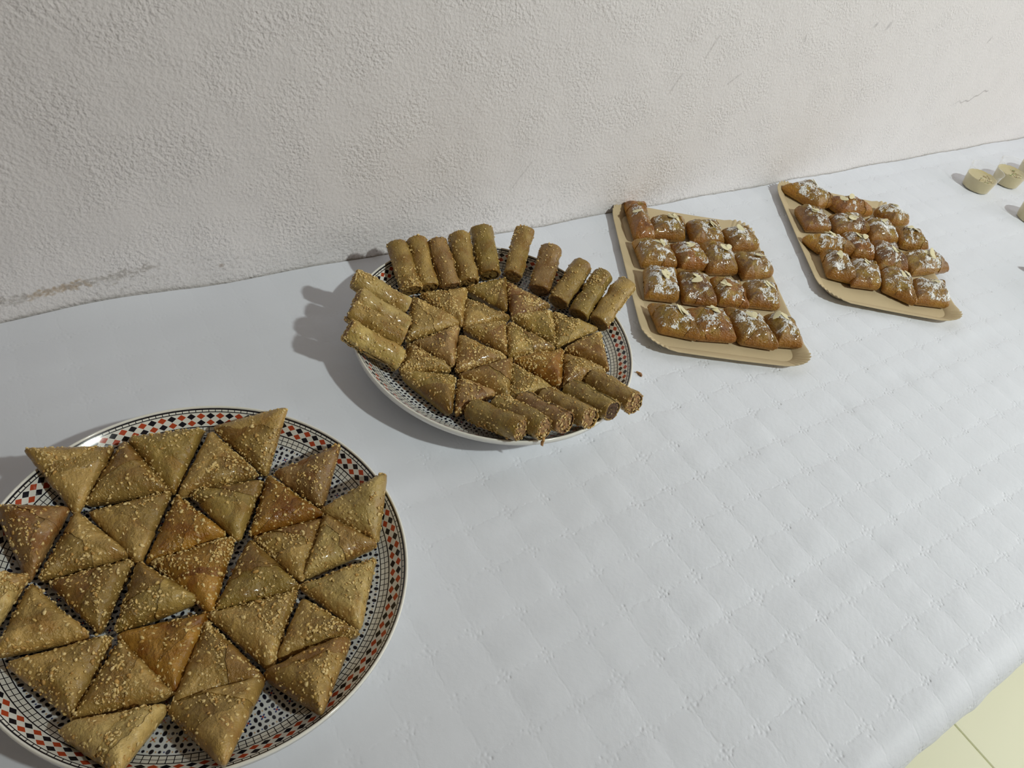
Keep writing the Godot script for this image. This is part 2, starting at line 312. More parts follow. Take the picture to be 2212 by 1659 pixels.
# profile: points (radius, height), spun about y; outward side on the left going along it when flip is false
func lathe(profile: PackedVector2Array, around: int, flip := false, turns := 1.0, planar := 0.0, wobble := 0.0) -> ArrayMesh:
	var v := PackedVector3Array()
	var uv := PackedVector2Array()
	var idx := PackedInt32Array()
	var rows := profile.size()
	for j in rows:
		for k in around + 1:
			var a := TAU * k / around
			var r := profile[j].x
			var p := Vector3(r * cos(a), profile[j].y, r * sin(a))
			if wobble > 0.0:
				p.y += wobble * wrinkle.get_noise_3d(p.x + 3.0, p.y, p.z)
			v.append(p)
			uv.append(Vector2(0.5 + p.x / planar, 0.5 + p.z / planar) if planar > 0.0 else Vector2(turns * k / around, float(j) / (rows - 1)))
	var row := around + 1
	for j in rows - 1:
		for k in around:
			var q := j * row + k
			if flip:
				quad(idx, q, q + row, q + row + 1, q + 1)
			else:
				quad(idx, q, q + 1, q + row + 1, q + row)
	var n := normals_of(v, idx)
	for j in rows:   # close the seam
		var m: Vector3 = (n[j * row] + n[j * row + around]).normalized()
		n[j * row] = m
		n[j * row + around] = m
	var mesh := ArrayMesh.new()
	add_surface(mesh, v, n, idx, PackedColorArray(), uv)
	return mesh

# ------------------------------------------------------------------ noises and materials
func setup_noise() -> void:
	rng.seed = 20417
	for e in [[lump, 34.0, 2, 11], [wrinkle, 150.0, 3, 23], [blotch, 42.0, 3, 37], [speck, 330.0, 3, 51]]:
		var f: FastNoiseLite = e[0]
		f.noise_type = FastNoiseLite.TYPE_SIMPLEX_SMOOTH
		f.frequency = e[1]
		f.fractal_type = FastNoiseLite.FRACTAL_FBM
		f.fractal_octaves = e[2]
		f.seed = e[3]

func noise_image(size: int, frequency: float, octaves: int, gain := 0.5, seed_number := 1, kind := FastNoiseLite.TYPE_SIMPLEX_SMOOTH) -> Image:
	var f := FastNoiseLite.new()
	f.noise_type = kind
	f.frequency = frequency
	f.fractal_type = FastNoiseLite.FRACTAL_FBM
	f.fractal_octaves = octaves
	f.fractal_gain = gain
	f.seed = seed_number
	return f.get_seamless_image(size, size)

func tex(im: Image) -> ImageTexture:
	return ImageTexture.create_from_image(im)

func srgb(r: float, g: float, b: float) -> Color:
	return Color(r / 255.0, g / 255.0, b / 255.0)

func plain(color: Color, rough: float, specular := 0.5) -> StandardMaterial3D:
	var m := StandardMaterial3D.new()
	m.albedo_color = color
	m.roughness = rough
	m.metallic_specular = specular
	return m

func relief(m: StandardMaterial3D, im: Image, centimetres: float, repeats_per_metre: float) -> void:
	m.heightmap_enabled = true
	m.heightmap_texture = tex(im)
	m.heightmap_scale = centimetres
	m.uv1_triplanar = true
	m.uv1_world_triplanar = true
	m.uv1_scale = Vector3.ONE * repeats_per_metre

func make_materials() -> void:
	var crust := noise_image(512, 0.035, 5, 0.6, 5)
	var gloss := noise_image(256, 0.03, 3, 0.5, 8)
	gloss.adjust_bcs(0.9, 0.9, 1.0)
	var f := plain(Color.WHITE, 0.72, 0.42)
	f.vertex_color_use_as_albedo = true
	relief(f, crust, 0.11, 16.0)
	f.roughness_texture = tex(gloss)
	f.roughness_texture_channel = BaseMaterial3D.TEXTURE_CHANNEL_RED
	f.clearcoat_enabled = true
	f.clearcoat = 0.25
	f.clearcoat_roughness = 0.12
	M.filo = f
	var g := f.duplicate()
	g.roughness = 0.62
	g.clearcoat = 0.4
	g.heightmap_scale = 0.16
	M.parcel = g
	var nut := plain(Color.WHITE, 0.5)
	nut.vertex_color_use_as_albedo = true
	M.nut = nut
	var filling := plain(Color.WHITE, 0.7)
	filling.vertex_color_use_as_albedo = true
	relief(filling, crust, 0.12, 30.0)
	M.filling = filling
	M.sugar = plain(Color.WHITE, 0.9, 0.3)
	M.sugar.vertex_color_use_as_albedo = true
	var almond := plain(srgb(232, 222, 184), 0.55)
	relief(almond, crust, 0.02, 40.0)
	M.almond = almond
	var kraft := plain(srgb(203, 184, 149), 0.72, 0.4)
	relief(kraft, noise_image(512, 0.08, 4, 0.6, 14), 0.012, 9.0)
	M.kraft = kraft
	M.glaze = plain(srgb(240, 238, 230), 0.12)
	var border := plain(Color.WHITE, 0.12)
	border.albedo_texture = tex(border_image())
	M.border = border
	var well := plain(Color.WHITE, 0.12)
	well.albedo_texture = tex(mosaic_image())
	M.well = well
	var paper := plain(srgb(228, 231, 240), 0.5, 0.35)
	paper.heightmap_enabled = true
	paper.heightmap_texture = tex(emboss_image())
	paper.heightmap_scale = 0.09
	M.paper = paper
	M.paper_shallow = paper.duplicate()
	M.paper_shallow.heightmap_scale = 0.05
	M.paper_plain = paper.duplicate()
	M.paper_plain.heightmap_scale = 0.026
	var pane := plain(Color(1, 1, 1, 0.06), 0.04)
	pane.transparency = BaseMaterial3D.TRANSPARENCY_ALPHA
	M.clear_plastic = pane
	var cream := plain(srgb(196, 182, 136), 0.5)
	relief(cream, crust, 0.03, 12.0)
	M.cream = cream
	M.topping = plain(srgb(170, 150, 96), 0.6)
	M.syrup = plain(srgb(150, 84, 34), 0.2)
	M.dust = plain(srgb(70, 62, 55), 0.8)
	var wall := plain(srgb(229, 225, 226), 0.75, 0.3)
	relief(wall, stucco_image(), 0.27, 1.7)
	M.wall = wall
	var stained := wall.duplicate()
	stained.detail_enabled = true
	stained.detail_blend_mode = BaseMaterial3D.BLEND_MODE_MUL
	stained.detail_uv_layer = BaseMaterial3D.DETAIL_UV_2
	stained.detail_albedo = tex(stain_image())
	M.stained_wall = stained
	M.room = plain(srgb(174, 159, 142), 0.85, 0.3)  # walls and ceiling out of view, toned to warm the bounced light
	M.tile = plain(srgb(244, 245, 216), 0.35)
	M.tile_two = plain(srgb(241, 242, 212), 0.38)
	M.grout = plain(srgb(226, 226, 196), 0.8)
	M.wood = plain(srgb(150, 116, 82), 0.55)
	M.steel = plain(srgb(90, 92, 96), 0.4)
	var lens := plain(Color.WHITE, 0.4)
	lens.emission_enabled = true
	lens.emission = Color(0.95, 0.98, 1.0)
	lens.emission_energy_multiplier = 4.0
	M.lens = lens
	var frosted := plain(Color.WHITE, 0.5)  # glowing panes of the unseen window
	frosted.emission_enabled = true
	frosted.emission = Color(1.0, 0.968, 0.935)
	frosted.emission_energy_multiplier = 0.8
	M.frosted = frosted

func stucco_image() -> Image:
	var coarse := noise_image(1024, 0.018, 2, 0.5, 71)
	var fine := noise_image(1024, 0.105, 3, 0.6, 72)
	var patch := noise_image(1024, 0.006, 2, 0.5, 73)
	var a := coarse.get_data()
	var b := fine.get_data()
	var p := patch.get_data()
	var out := PackedFloat32Array()
	out.resize(1024 * 1024)
	for k in out.size():
		var w := clampf((p[k] - 70.0) / 110.0, 0.15, 1.0)
		out[k] = 0.22 * a[k] / 255.0 + (0.45 + 0.55 * w) * 0.55 * b[k] / 255.0
	return Image.create_from_data(1024, 1024, false, Image.FORMAT_RF, out.to_byte_array())

func ellipse(im: Image, cx: float, cy: float, rx: float, ry: float, turn: float, color: Color, soft := 0.0) -> void:
	var r := maxf(rx, ry) + 1.0
	var co := cos(turn)
	var si := sin(turn)
	for y in range(maxi(0, int(cy - r)), mini(im.get_height(), int(cy + r) + 2)):
		for x in range(maxi(0, int(cx - r)), mini(im.get_width(), int(cx + r) + 2)):
			var dx := x + 0.5 - cx
			var dy := y + 0.5 - cy
			var u := (dx * co + dy * si) / rx
			var w := (dy * co - dx * si) / ry
			var d := sqrt(u * u + w * w)
			var share := clampf((1.0 - d) / soft, 0.0, 1.0) if soft > 0.0 else clampf((1.0 - d) * minf(rx, ry) + 0.5, 0.0, 1.0)
			if share > 0.0:
				im.set_pixel(x, y, im.get_pixel(x, y).lerp(color, share * color.a))

# one repeat of the platter's checkered border; the top row of the picture is the inner edge
func border_image() -> Image:
	var w := 256
	var h := 320
	var im := Image.create(w, h, false, Image.FORMAT_RGBA8)
	var white := srgb(236, 234, 226)
	var black := srgb(26, 26, 36)
	var red := srgb(186, 74, 42)
	im.fill(white)
	for e in [[0.0, 0.045], [0.19, 0.215], [0.345, 0.385], [0.85, 0.88], [0.945, 1.0]]:
		im.fill_rect(Rect2i(0, int(e[0] * h), w, int((e[1] - e[0]) * h) + 1), black)
	for e in [[0.0, 0.385], [0.85, 1.0]]:
		for k in 3:
			im.fill_rect(Rect2i(int((k + 0.5) * w / 3.0) - 5, int(e[0] * h), 10, int((e[1] - e[0]) * h)), black)
	var lo := 0.4
	var hi := 0.84
	for y in range(int(lo * h), int(hi * h)):
		for x in w:
			var row := (float(y) / h - lo) / (hi - lo) * 2.0     # 0..2: two rows of diamonds
			var col := float(x) / w * 2.0                        # 0..2: two diamonds
			var i := int(col)
			var j := int(row)
			var d := absf(col - i - 0.5) + absf(row - j - 0.5)
			if d < 0.47:
				im.set_pixel(x, y, red if (i + j) % 2 == 0 else black)
	return im

func mosaic_image() -> Image:
	var n := 1024
	var im := Image.create(n, n, false, Image.FORMAT_RGBA8)
	im.fill(srgb(226, 229, 230))
	var scale := n / (2.0 * 0.865 * PLATE_R)
	var black := srgb(24, 26, 40)
	var blue := srgb(34, 44, 104)
	var red := srgb(178, 62, 40)
	var tan_ := srgb(196, 160, 116)
	var green := srgb(70, 130, 66)
	var c := n / 2.0
	for ring in 31:
		var rho := 0.004 + ring * 0.0045
		var count := maxi(6, int(TAU * rho / 0.0052) / 6 * 6)
		for k in count:
			var a := TAU * (k + 0.5 * (ring % 2)) / count
			var x := c + cos(a) * rho * scale
			var y := c + sin(a) * rho * scale
			var sector := int(a / TAU * 12.0) % 3
			if ring % 3 == 1 and k % 2 == 0:
				for q in 4:
					var b := a + TAU * (q + 0.5) / 4.0
					ellipse(im, x + cos(b) * 0.0016 * scale, y + sin(b) * 0.0016 * scale, 0.0009 * scale, 0.0006 * scale, b, blue if sector != 1 else tan_)
				ellipse(im, x, y, 0.0007 * scale, 0.0007 * scale, 0.0, red if sector != 2 or k % 4 else green)
			elif ring % 3 == 1:
				ellipse(im, x, y, 0.0021 * scale, 0.0013 * scale, a, black)
			elif ring % 3 == 0:
				var large := k % 2 == 0
				ellipse(im, x, y, (0.0019 if large else 0.0011) * scale, (0.00135 if large else 0.001) * scale, a + 0.4, black)
				ellipse(im, x + cos(a + 1.57) * 0.0026 * scale, y + sin(a + 1.57) * 0.0026 * scale, 0.0006 * scale, 0.0005 * scale, a, tan_ if k % 3 else blue)
			else:
				ellipse(im, x, y, 0.0018 * scale, 0.0012 * scale, a + (1.571 if k % 2 else 0.0), black)
	return im

# pressed flowers and broken seams of the paper, four by four cells with small differences; lower is deeper
func emboss_image() -> Image:
	var n := 1024
	var per := 256
	var fibre := noise_image(n, 0.09, 3, 0.6, 31).get_data()
	var cloud := noise_image(n, 0.02, 2, 0.5, 33).get_data()
	var out := PackedFloat32Array()
	out.resize(n * n)
	var dents := []
	var r := RandomNumberGenerator.new()
	r.seed = 77
	for c in 16:
		var list := []
		for k in 9:
			var q := TAU * (k + 0.5) / 8.0 + r.randfn(0.0, 0.12)
			var at := Vector2(cos(q), sin(q)) * ((0.15 if k % 2 == 0 else 0.085) + r.randfn(0.0, 0.012))
			list.append(Vector4(at.x, at.y, r.randf_range(0.022, 0.036), r.randf_range(0.15, 0.75)))
		dents.append(list)
	for y in n:
		for x in n:
			var u := (x % per + 0.5) / per - 0.5
			var w := (y % per + 0.5) / per - 0.5
			var patchy := cloud[y * n + x] / 255.0
			var h := 0.6 + 0.08 * fibre[y * n + x] / 255.0 + 0.25 * patchy
			if absf(u) < 0.09:
				h -= 0.3 * exp(-pow(u / 0.035, 2.0)) * smoothstep(0.3, 0.7, patchy)
			if absf(w) < 0.09:
				h -= 0.3 * exp(-pow(w / 0.035, 2.0)) * smoothstep(0.7, 0.3, patchy)
			if u * u + w * w < 0.06:
				for e in dents[(y / per) * 4 + x / per]:
					var d2: float = (u - e.x) * (u - e.x) + (w - e.y) * (w - e.y)
					if d2 < 0.008:
						h -= e.w * exp(-d2 / (e.z * e.z))
			out[y * n + x] = h
	return Image.create_from_data(n, n, false, Image.FORMAT_RF, out.to_byte_array())

# dirt on the lower wall: white is clean. Covers x -0.3..2.5, heights -0.06..0.5 above the table top
const PANEL := Rect2(-0.3, -0.06, 2.8, 0.56)
func stain_image() -> Image:
	var w := 2048
	var h := 410
	var im := Image.create(w, h, false, Image.FORMAT_RGBA8)
	im.fill(Color.WHITE)
	var s := w / PANEL.size.x
	var px := func(x: float) -> float: return (x - PANEL.position.x) * s
	var py := func(y: float) -> float: return (PANEL.end.y - y) * s
	var r := RandomNumberGenerator.new()
	r.seed = 9
	# grey speckle low on the wall
	for k in 2200:
		var x := r.randf_range(-0.1, 1.0) if k % 4 else r.randf_range(1.0, 2.3)
		var y := 0.002 + 0.05 * pow(r.randf(), 1.7)
		if lump.get_noise_2d(x * 0.16, y * 0.4) > -0.12:
			ellipse(im, px.call(x), py.call(y), r.randf_range(0.4, 0.95), r.randf_range(0.4, 0.9), r.randf() * 3.0, Color(0.5, 0.48, 0.46, r.randf_range(0.06, 0.34) * (1.0 if x < 1.0 else 0.4)))
	# the brown stain by the table's left end
	for k in 260:
		var t := r.randf()
		var x := lerpf(-0.03, 0.125, t) + r.randfn(0.0, 0.006)
		var y := lerpf(0.0265, 0.041, t) + r.randfn(0.0, 0.0028)
		var brown := Color(0.6, 0.46, 0.26, r.randf_range(0.2, 0.75)) if absf(x - 0.033) < 0.03 and r.randf() < 0.7 else Color(0.5, 0.47, 0.42, r.randf_range(0.1, 0.5))
		ellipse(im, px.call(x), py.call(y), r.randf_range(0.5, 1.9), r.randf_range(0.4, 0.9), r.randfn(0.0, 0.5), brown)
	ellipse(im, px.call(0.196), py.call(0.028), 2.5, 2.5, 0.0, Color(0.5, 0.42, 0.36, 0.6), 0.8)
	# scuffs, scratches and a hair crack
	for e in [[1.259, 0.279, 4.0, 8.0, 0.5, 0.45], [1.223, 0.281, 3.0, 5.0, 0.7, 0.5], [1.614, 0.247, 2.5, 7.0, 0.5, 0.6], [1.06, 0.263, 1.6, 7.0, -0.25, 0.5], [1.284, 0.17, 1.2, 3.5, 0.4, 0.6], [1.35, 0.145, 1.0, 1.4, 0.0, 0.6], [1.39, 0.14, 1.2, 1.6, 0.4, 0.5], [1.8, 0.035, 3.0, 2.0, 0.0, 0.3], [0.656, 0.07, 20.0, 8.0, 0.0, 0.07]]:
		ellipse(im, px.call(e[0]), py.call(e[1]), e[2], e[3], e[4], Color(0.42, 0.41, 0.42, e[5] * 0.6), 0.9)
	for e in [[0.86, 0.24, 0.872, 0.274, 0.6], [0.815, 0.192, 0.827, 0.221, 0.5], [0.581, 0.073, 0.605, 0.112, 0.4], [0.22, 0.2, 0.19, 0.26, 0.12], [0.93, 0.2, 0.95, 0.215, 0.3]]:
		for k in 60:
			var t := k / 59.0
			ellipse(im, px.call(lerpf(e[0], e[2], t)) + r.randfn(0.0, 0.3), py.call(lerpf(e[1], e[3], t)), 0.8, 0.8, 0.0, Color(0.4, 0.38, 0.38, 0.22 * e[4] * r.randf()))
	for k in 120:
		var t := k / 119.0
		var x := lerpf(1.62, 1.745, t)
		var y := lerpf(0.112, 0.138, t) + 0.004 * sin(t * 9.0) + 0.002 * sin(t * 31.0)
		ellipse(im, px.call(x), py.call(y), 0.9, 0.8, 0.0, Color(0.45, 0.42, 0.42, 0.3 * smoothstep(0.0, 0.6, t)))
	return im

# ------------------------------------------------------------------ lamps and room
func unseen_flood_lamp(at: Vector3, aim: Vector3, energy: float) -> void:  # out of view, placed so that shadows fall toward the wall
	var o := thing("unseen_flood_lamp", Transform3D(Basis.IDENTITY, at).looking_at(aim, Vector3.UP))
	tag(o, "small round unseen flood lamp hanging from the ceiling on a rod, above the viewer", "lamp")
	var shell := plain(srgb(60, 62, 66), 0.5)
	var glow := plain(Color.WHITE, 0.4)
	glow.emission_enabled = true
	glow.emission = Color(0.93, 0.98, 1.0)
	glow.emission_energy_multiplier = 30.0
	part("housing", lathe([Vector2(0.001, 0.12), Vector2(0.05, 0.115), Vector2(0.075, 0.06), Vector2(0.085, 0.0), Vector2(0.08, 0.0), Vector2(0.07, 0.05)], 32, true), shell, o, Transform3D(Basis(Vector3.RIGHT, PI / 2), Vector3.ZERO))
	part("lens", lathe([Vector2(0.0005, 0.0), Vector2(0.06, 0.0), Vector2(0.075, 0.01)], 32, true), glow, o, Transform3D(Basis(Vector3.RIGHT, PI / 2), Vector3(0, 0, 0.0)))
	var rod := CylinderMesh.new()
	rod.top_radius = 0.008
	rod.bottom_radius = 0.008
	rod.height = 0.4
	part("rod", rod, shell, o, o.transform.affine_inverse() * Transform3D(Basis.IDENTITY, at + Vector3(0, 0.27, 0.1)))
	var l := SpotLight3D.new()
	l.name = "unseen_flood_light"
	l.light_color = Color(0.968, 1.0, 0.972)
	l.light_energy = energy
	l.light_size = 0.06
	l.spot_range = 12.0
	l.spot_attenuation = 2.0
	l.spot_angle = 48.0
	l.spot_angle_attenuation = 1.0
	l.shadow_enabled = true
	l.position = Vector3(0, 0, -0.03)
	o.add_child(l)

# soft light from an unseen window, placed to brighten the right side
func unseen_window_light(at: Vector3, energy: float) -> void:
	var l := AreaLight3D.new()
	l.name = "unseen_window_light"
	l.area_size = Vector2(2.4, 1.55)
	l.light_color = Color(1.0, 0.98, 0.972)
	l.light_energy = energy
	l.area_range = 12.0
	l.area_attenuation = 2.0
	l.shadow_enabled = true
	l.transform = Transform3D(Basis(Vector3.UP, PI / 2), at)
	add_child(l)

func build_room() -> void:
	var x0 := -1.9
	var x1 := 3.3  # right wall, out of view, set close to brighten that end
	var z1 := 4.6
	var top := 3.4
	# back wall: a gently uneven plastered face above the table, plain round it, on a slab
	var m := ArrayMesh.new()
	var v := PackedVector3Array()
	var uv2 := PackedVector2Array()
	var idx := PackedInt32Array()
	var nx := 280
	var ny := 56
	for j in ny + 1:
		for i in nx + 1:
			var a := float(i) / nx
			var b := float(j) / ny
			var p := Vector3(PANEL.position.x + a * PANEL.size.x, TABLE + PANEL.position.y + b * PANEL.size.y, 0.0)
			var fade := minf(1.0, 8.0 * minf(minf(a, 1.0 - a) * 4.0, minf(b, 1.0 - b)))
			p.z = fade * (0.0011 * lump.get_noise_2d(p.x * 0.25, p.y * 0.2) + 0.0005 * lump.get_noise_2d(p.x * 0.8 + 9.0, p.y * 0.8)) - 0.001 * fade
			v.append(p)
			uv2.append(Vector2(a, 1.0 - b))
	for j in ny:
		for i in nx:
			var q := j * (nx + 1) + i
			quad(idx, q, q + 1, q + nx + 2, q + nx + 1)
	add_surface(m, v, normals_of(v, idx), idx, PackedColorArray(), uv2, uv2, M.stained_wall)
	var a2 := Acc.new()
	var y0 := TABLE + PANEL.position.y
	var y1 := TABLE + PANEL.end.y
	for e in [[x0, 0.0, x1, y0], [x0, y1, x1, top], [x0, y0, PANEL.position.x, y1], [PANEL.end.x, y0, x1, y1]]:
		var s := a2.v.size()
		for p in [Vector3(e[0], e[1], 0), Vector3(e[2], e[1], 0), Vector3(e[2], e[3], 0), Vector3(e[0], e[3], 0)]:
			a2.v.append(p)
			a2.n.append(Vector3.BACK)
		quad(a2.i, s, s + 1, s + 2, s + 3)
	var s0 := a2.v.size()    # the slab's other faces
	for p in [Vector3(x0, 0, -0.15), Vector3(x1, 0, -0.15), Vector3(x1, top, -0.15), Vector3(x0, top, -0.15)]:
		a2.v.append(p)
		a2.n.append(Vector3.FORWARD)
	quad(a2.i, s0 + 3, s0 + 2, s0 + 1, s0)
	for e in [[Vector3(x0, 0, 0), Vector3(x0, 0, -0.15), Vector3(x0, top, -0.15), Vector3(x0, top, 0)], [Vector3(x1, 0, 0), Vector3(x1, top, 0), Vector3(x1, top, -0.15), Vector3(x1, 0, -0.15)], [Vector3(x0, top, 0), Vector3(x0, top, -0.15), Vector3(x1, top, -0.15), Vector3(x1, top, 0)], [Vector3(x0, 0, 0), Vector3(x1, 0, 0), Vector3(x1, 0, -0.15), Vector3(x0, 0, -0.15)]]:
		var s := a2.v.size()
		for p in e:
			a2.v.append(p)
			a2.n.append((e[1] - e[0]).cross(e[2] - e[0]).normalized())
		quad(a2.i, s, s + 1, s + 2, s + 3)
	add_surface(m, a2.v, a2.n, a2.i, PackedColorArray(), PackedVector2Array(), PackedVector2Array(), M.wall)
	structure(part("wall_back", m, null, self))
	# the rest of the shell
	var slab := func(called: String, lo: Vector3, hi: Vector3, material: Material) -> MeshInstance3D:
		var o := part(called, box_mesh(hi - lo, 0.002), material, self, Transform3D(Basis.IDENTITY, (lo + hi) / 2.0))
		structure(o)
		return o
	slab.call("wall_left", Vector3(x0 - 0.15, 0, 0), Vector3(x0, top, z1), M.room)
	slab.call("wall_front", Vector3(x0, 0, z1), Vector3(x1, top, z1 + 0.15), M.room)
	slab.call("ceiling", Vector3(x0 - 0.15, top, -0.15), Vector3(x1 + 0.15, top + 0.15, z1 + 0.15), M.room)
	var floor_slab: MeshInstance3D = slab.call("floor", Vector3(x0 - 0.15, -0.16, -0.15), Vector3(x1 + 0.15, -0.003, z1 + 0.15), M.grout)
	# floor tiles, each a piece of its own; one joint runs away from the viewer at x = 1.345
	var size := 0.45
	var tile := box_mesh(Vector3(size - 0.003, 0.012, size - 0.003), 0.0015)
	var first := 1.345 - size * 7
	for i in 15:
		for j in 10:
			var c := Vector3(first + (i + 0.5) * size, -0.006, 0.2 + (j + 0.5) * size)
			if c.x - size / 2 < x0 or c.x + size / 2 > x1 or c.z + size / 2 > z1:
				continue
			part("floor_tile", tile, M.tile if (i * 7 + j * 3) % 5 < 3 else M.tile_two, floor_slab, Transform3D(Basis(Vector3.UP, PI / 2 * ((i + j) % 4)), c - floor_slab.position + Vector3(0, 0.0003 * ((i * 3 + j) % 3), 0)))
	# right wall, out of view, in four pieces round the unseen glowing window
	var wy0 := 0.9
	var wy1 := 2.6
	var wz0 := 0.7
	var wz1 := 3.3
	var right := Acc.new()
	for e in [[Vector3(x1, 0, 0), Vector3(x1 + 0.15, wy0, z1)], [Vector3(x1, wy1, 0), Vector3(x1 + 0.15, top, z1)], [Vector3(x1, wy0, 0), Vector3(x1 + 0.15, wy1, wz0)], [Vector3(x1, wy0, wz1), Vector3(x1 + 0.15, wy1, z1)]]:
		var b: ArrayMesh = box_mesh(e[1] - e[0], 0.001)
		var arr := b.surface_get_arrays(0)
		var start := right.v.size()
		for p in arr[Mesh.ARRAY_VERTEX]:
			right.v.append(p + (e[0] + e[1]) / 2.0)
		right.n.append_array(arr[Mesh.ARRAY_NORMAL])
		var ids: PackedInt32Array = arr[Mesh.ARRAY_INDEX]
		for t in range(0, ids.size(), 3):
			right.i.append_array([start + ids[t], start + ids[t + 2], start + ids[t + 1]])
	structure(part("unseen_wall_right", acc_mesh(right), M.room, self))
	var win := thing("unseen_window_1", Transform3D(Basis.IDENTITY, Vector3(x1 + 0.07, wy0, (wz0 + wz1) / 2)))
	structure(win)
	for k in 2:
		part("pane", box_mesh(Vector3(0.01, wy1 - wy0 - 0.08, 1.22), 0.001), M.frosted, win, Transform3D(Basis.IDENTITY, Vector3(0, (wy1 - wy0) / 2, -0.645 + 1.29 * k)))
	for e in [[Vector3(0.06, 0.05, 2.6), Vector3(0, 0.02, 0)], [Vector3(0.06, 0.05, 2.6), Vector3(0, wy1 - wy0 - 0.02, 0)], [Vector3(0.06, 1.62, 0.05), Vector3(0, 0.85, -1.27)], [Vector3(0.06, 1.62, 0.05), Vector3(0, 0.85, 1.27)], [Vector3(0.06, 1.62, 0.06), Vector3(0, 0.85, 0)]]:
		part("unseen_window_frame", box_mesh(e[0], 0.004), M.glaze, win, Transform3D(Basis.IDENTITY, e[1]))

func build_table() -> void:
	var o := thing("table", Transform3D(Basis.IDENTITY, Vector3(1.0, 0, 0.37)))
	tag(o, "long wooden table against the wall, hidden under the white paper tablecloth", "table")
	part("tabletop", box_mesh(Vector3(3.8, 0.03, 0.715), 0.006), M.wood, o, Transform3D(Basis.IDENTITY, Vector3(0, TABLE - 0.021, 0.0)))
	for x in [-1.75, 1.75]:
		for z in [-0.3, 0.3]:
			part("leg", box_mesh(Vector3(0.05, TABLE - 0.037, 0.05), 0.004), M.wood, o, Transform3D(Basis.IDENTITY, Vector3(x, (TABLE - 0.037) / 2 , z)))

func _own(cell: Vector2, salt: float) -> float:
	return fposmod(sin(cell.x * 12.9898 + cell.y * 78.233 + salt) * 43758.5453, 1.0)

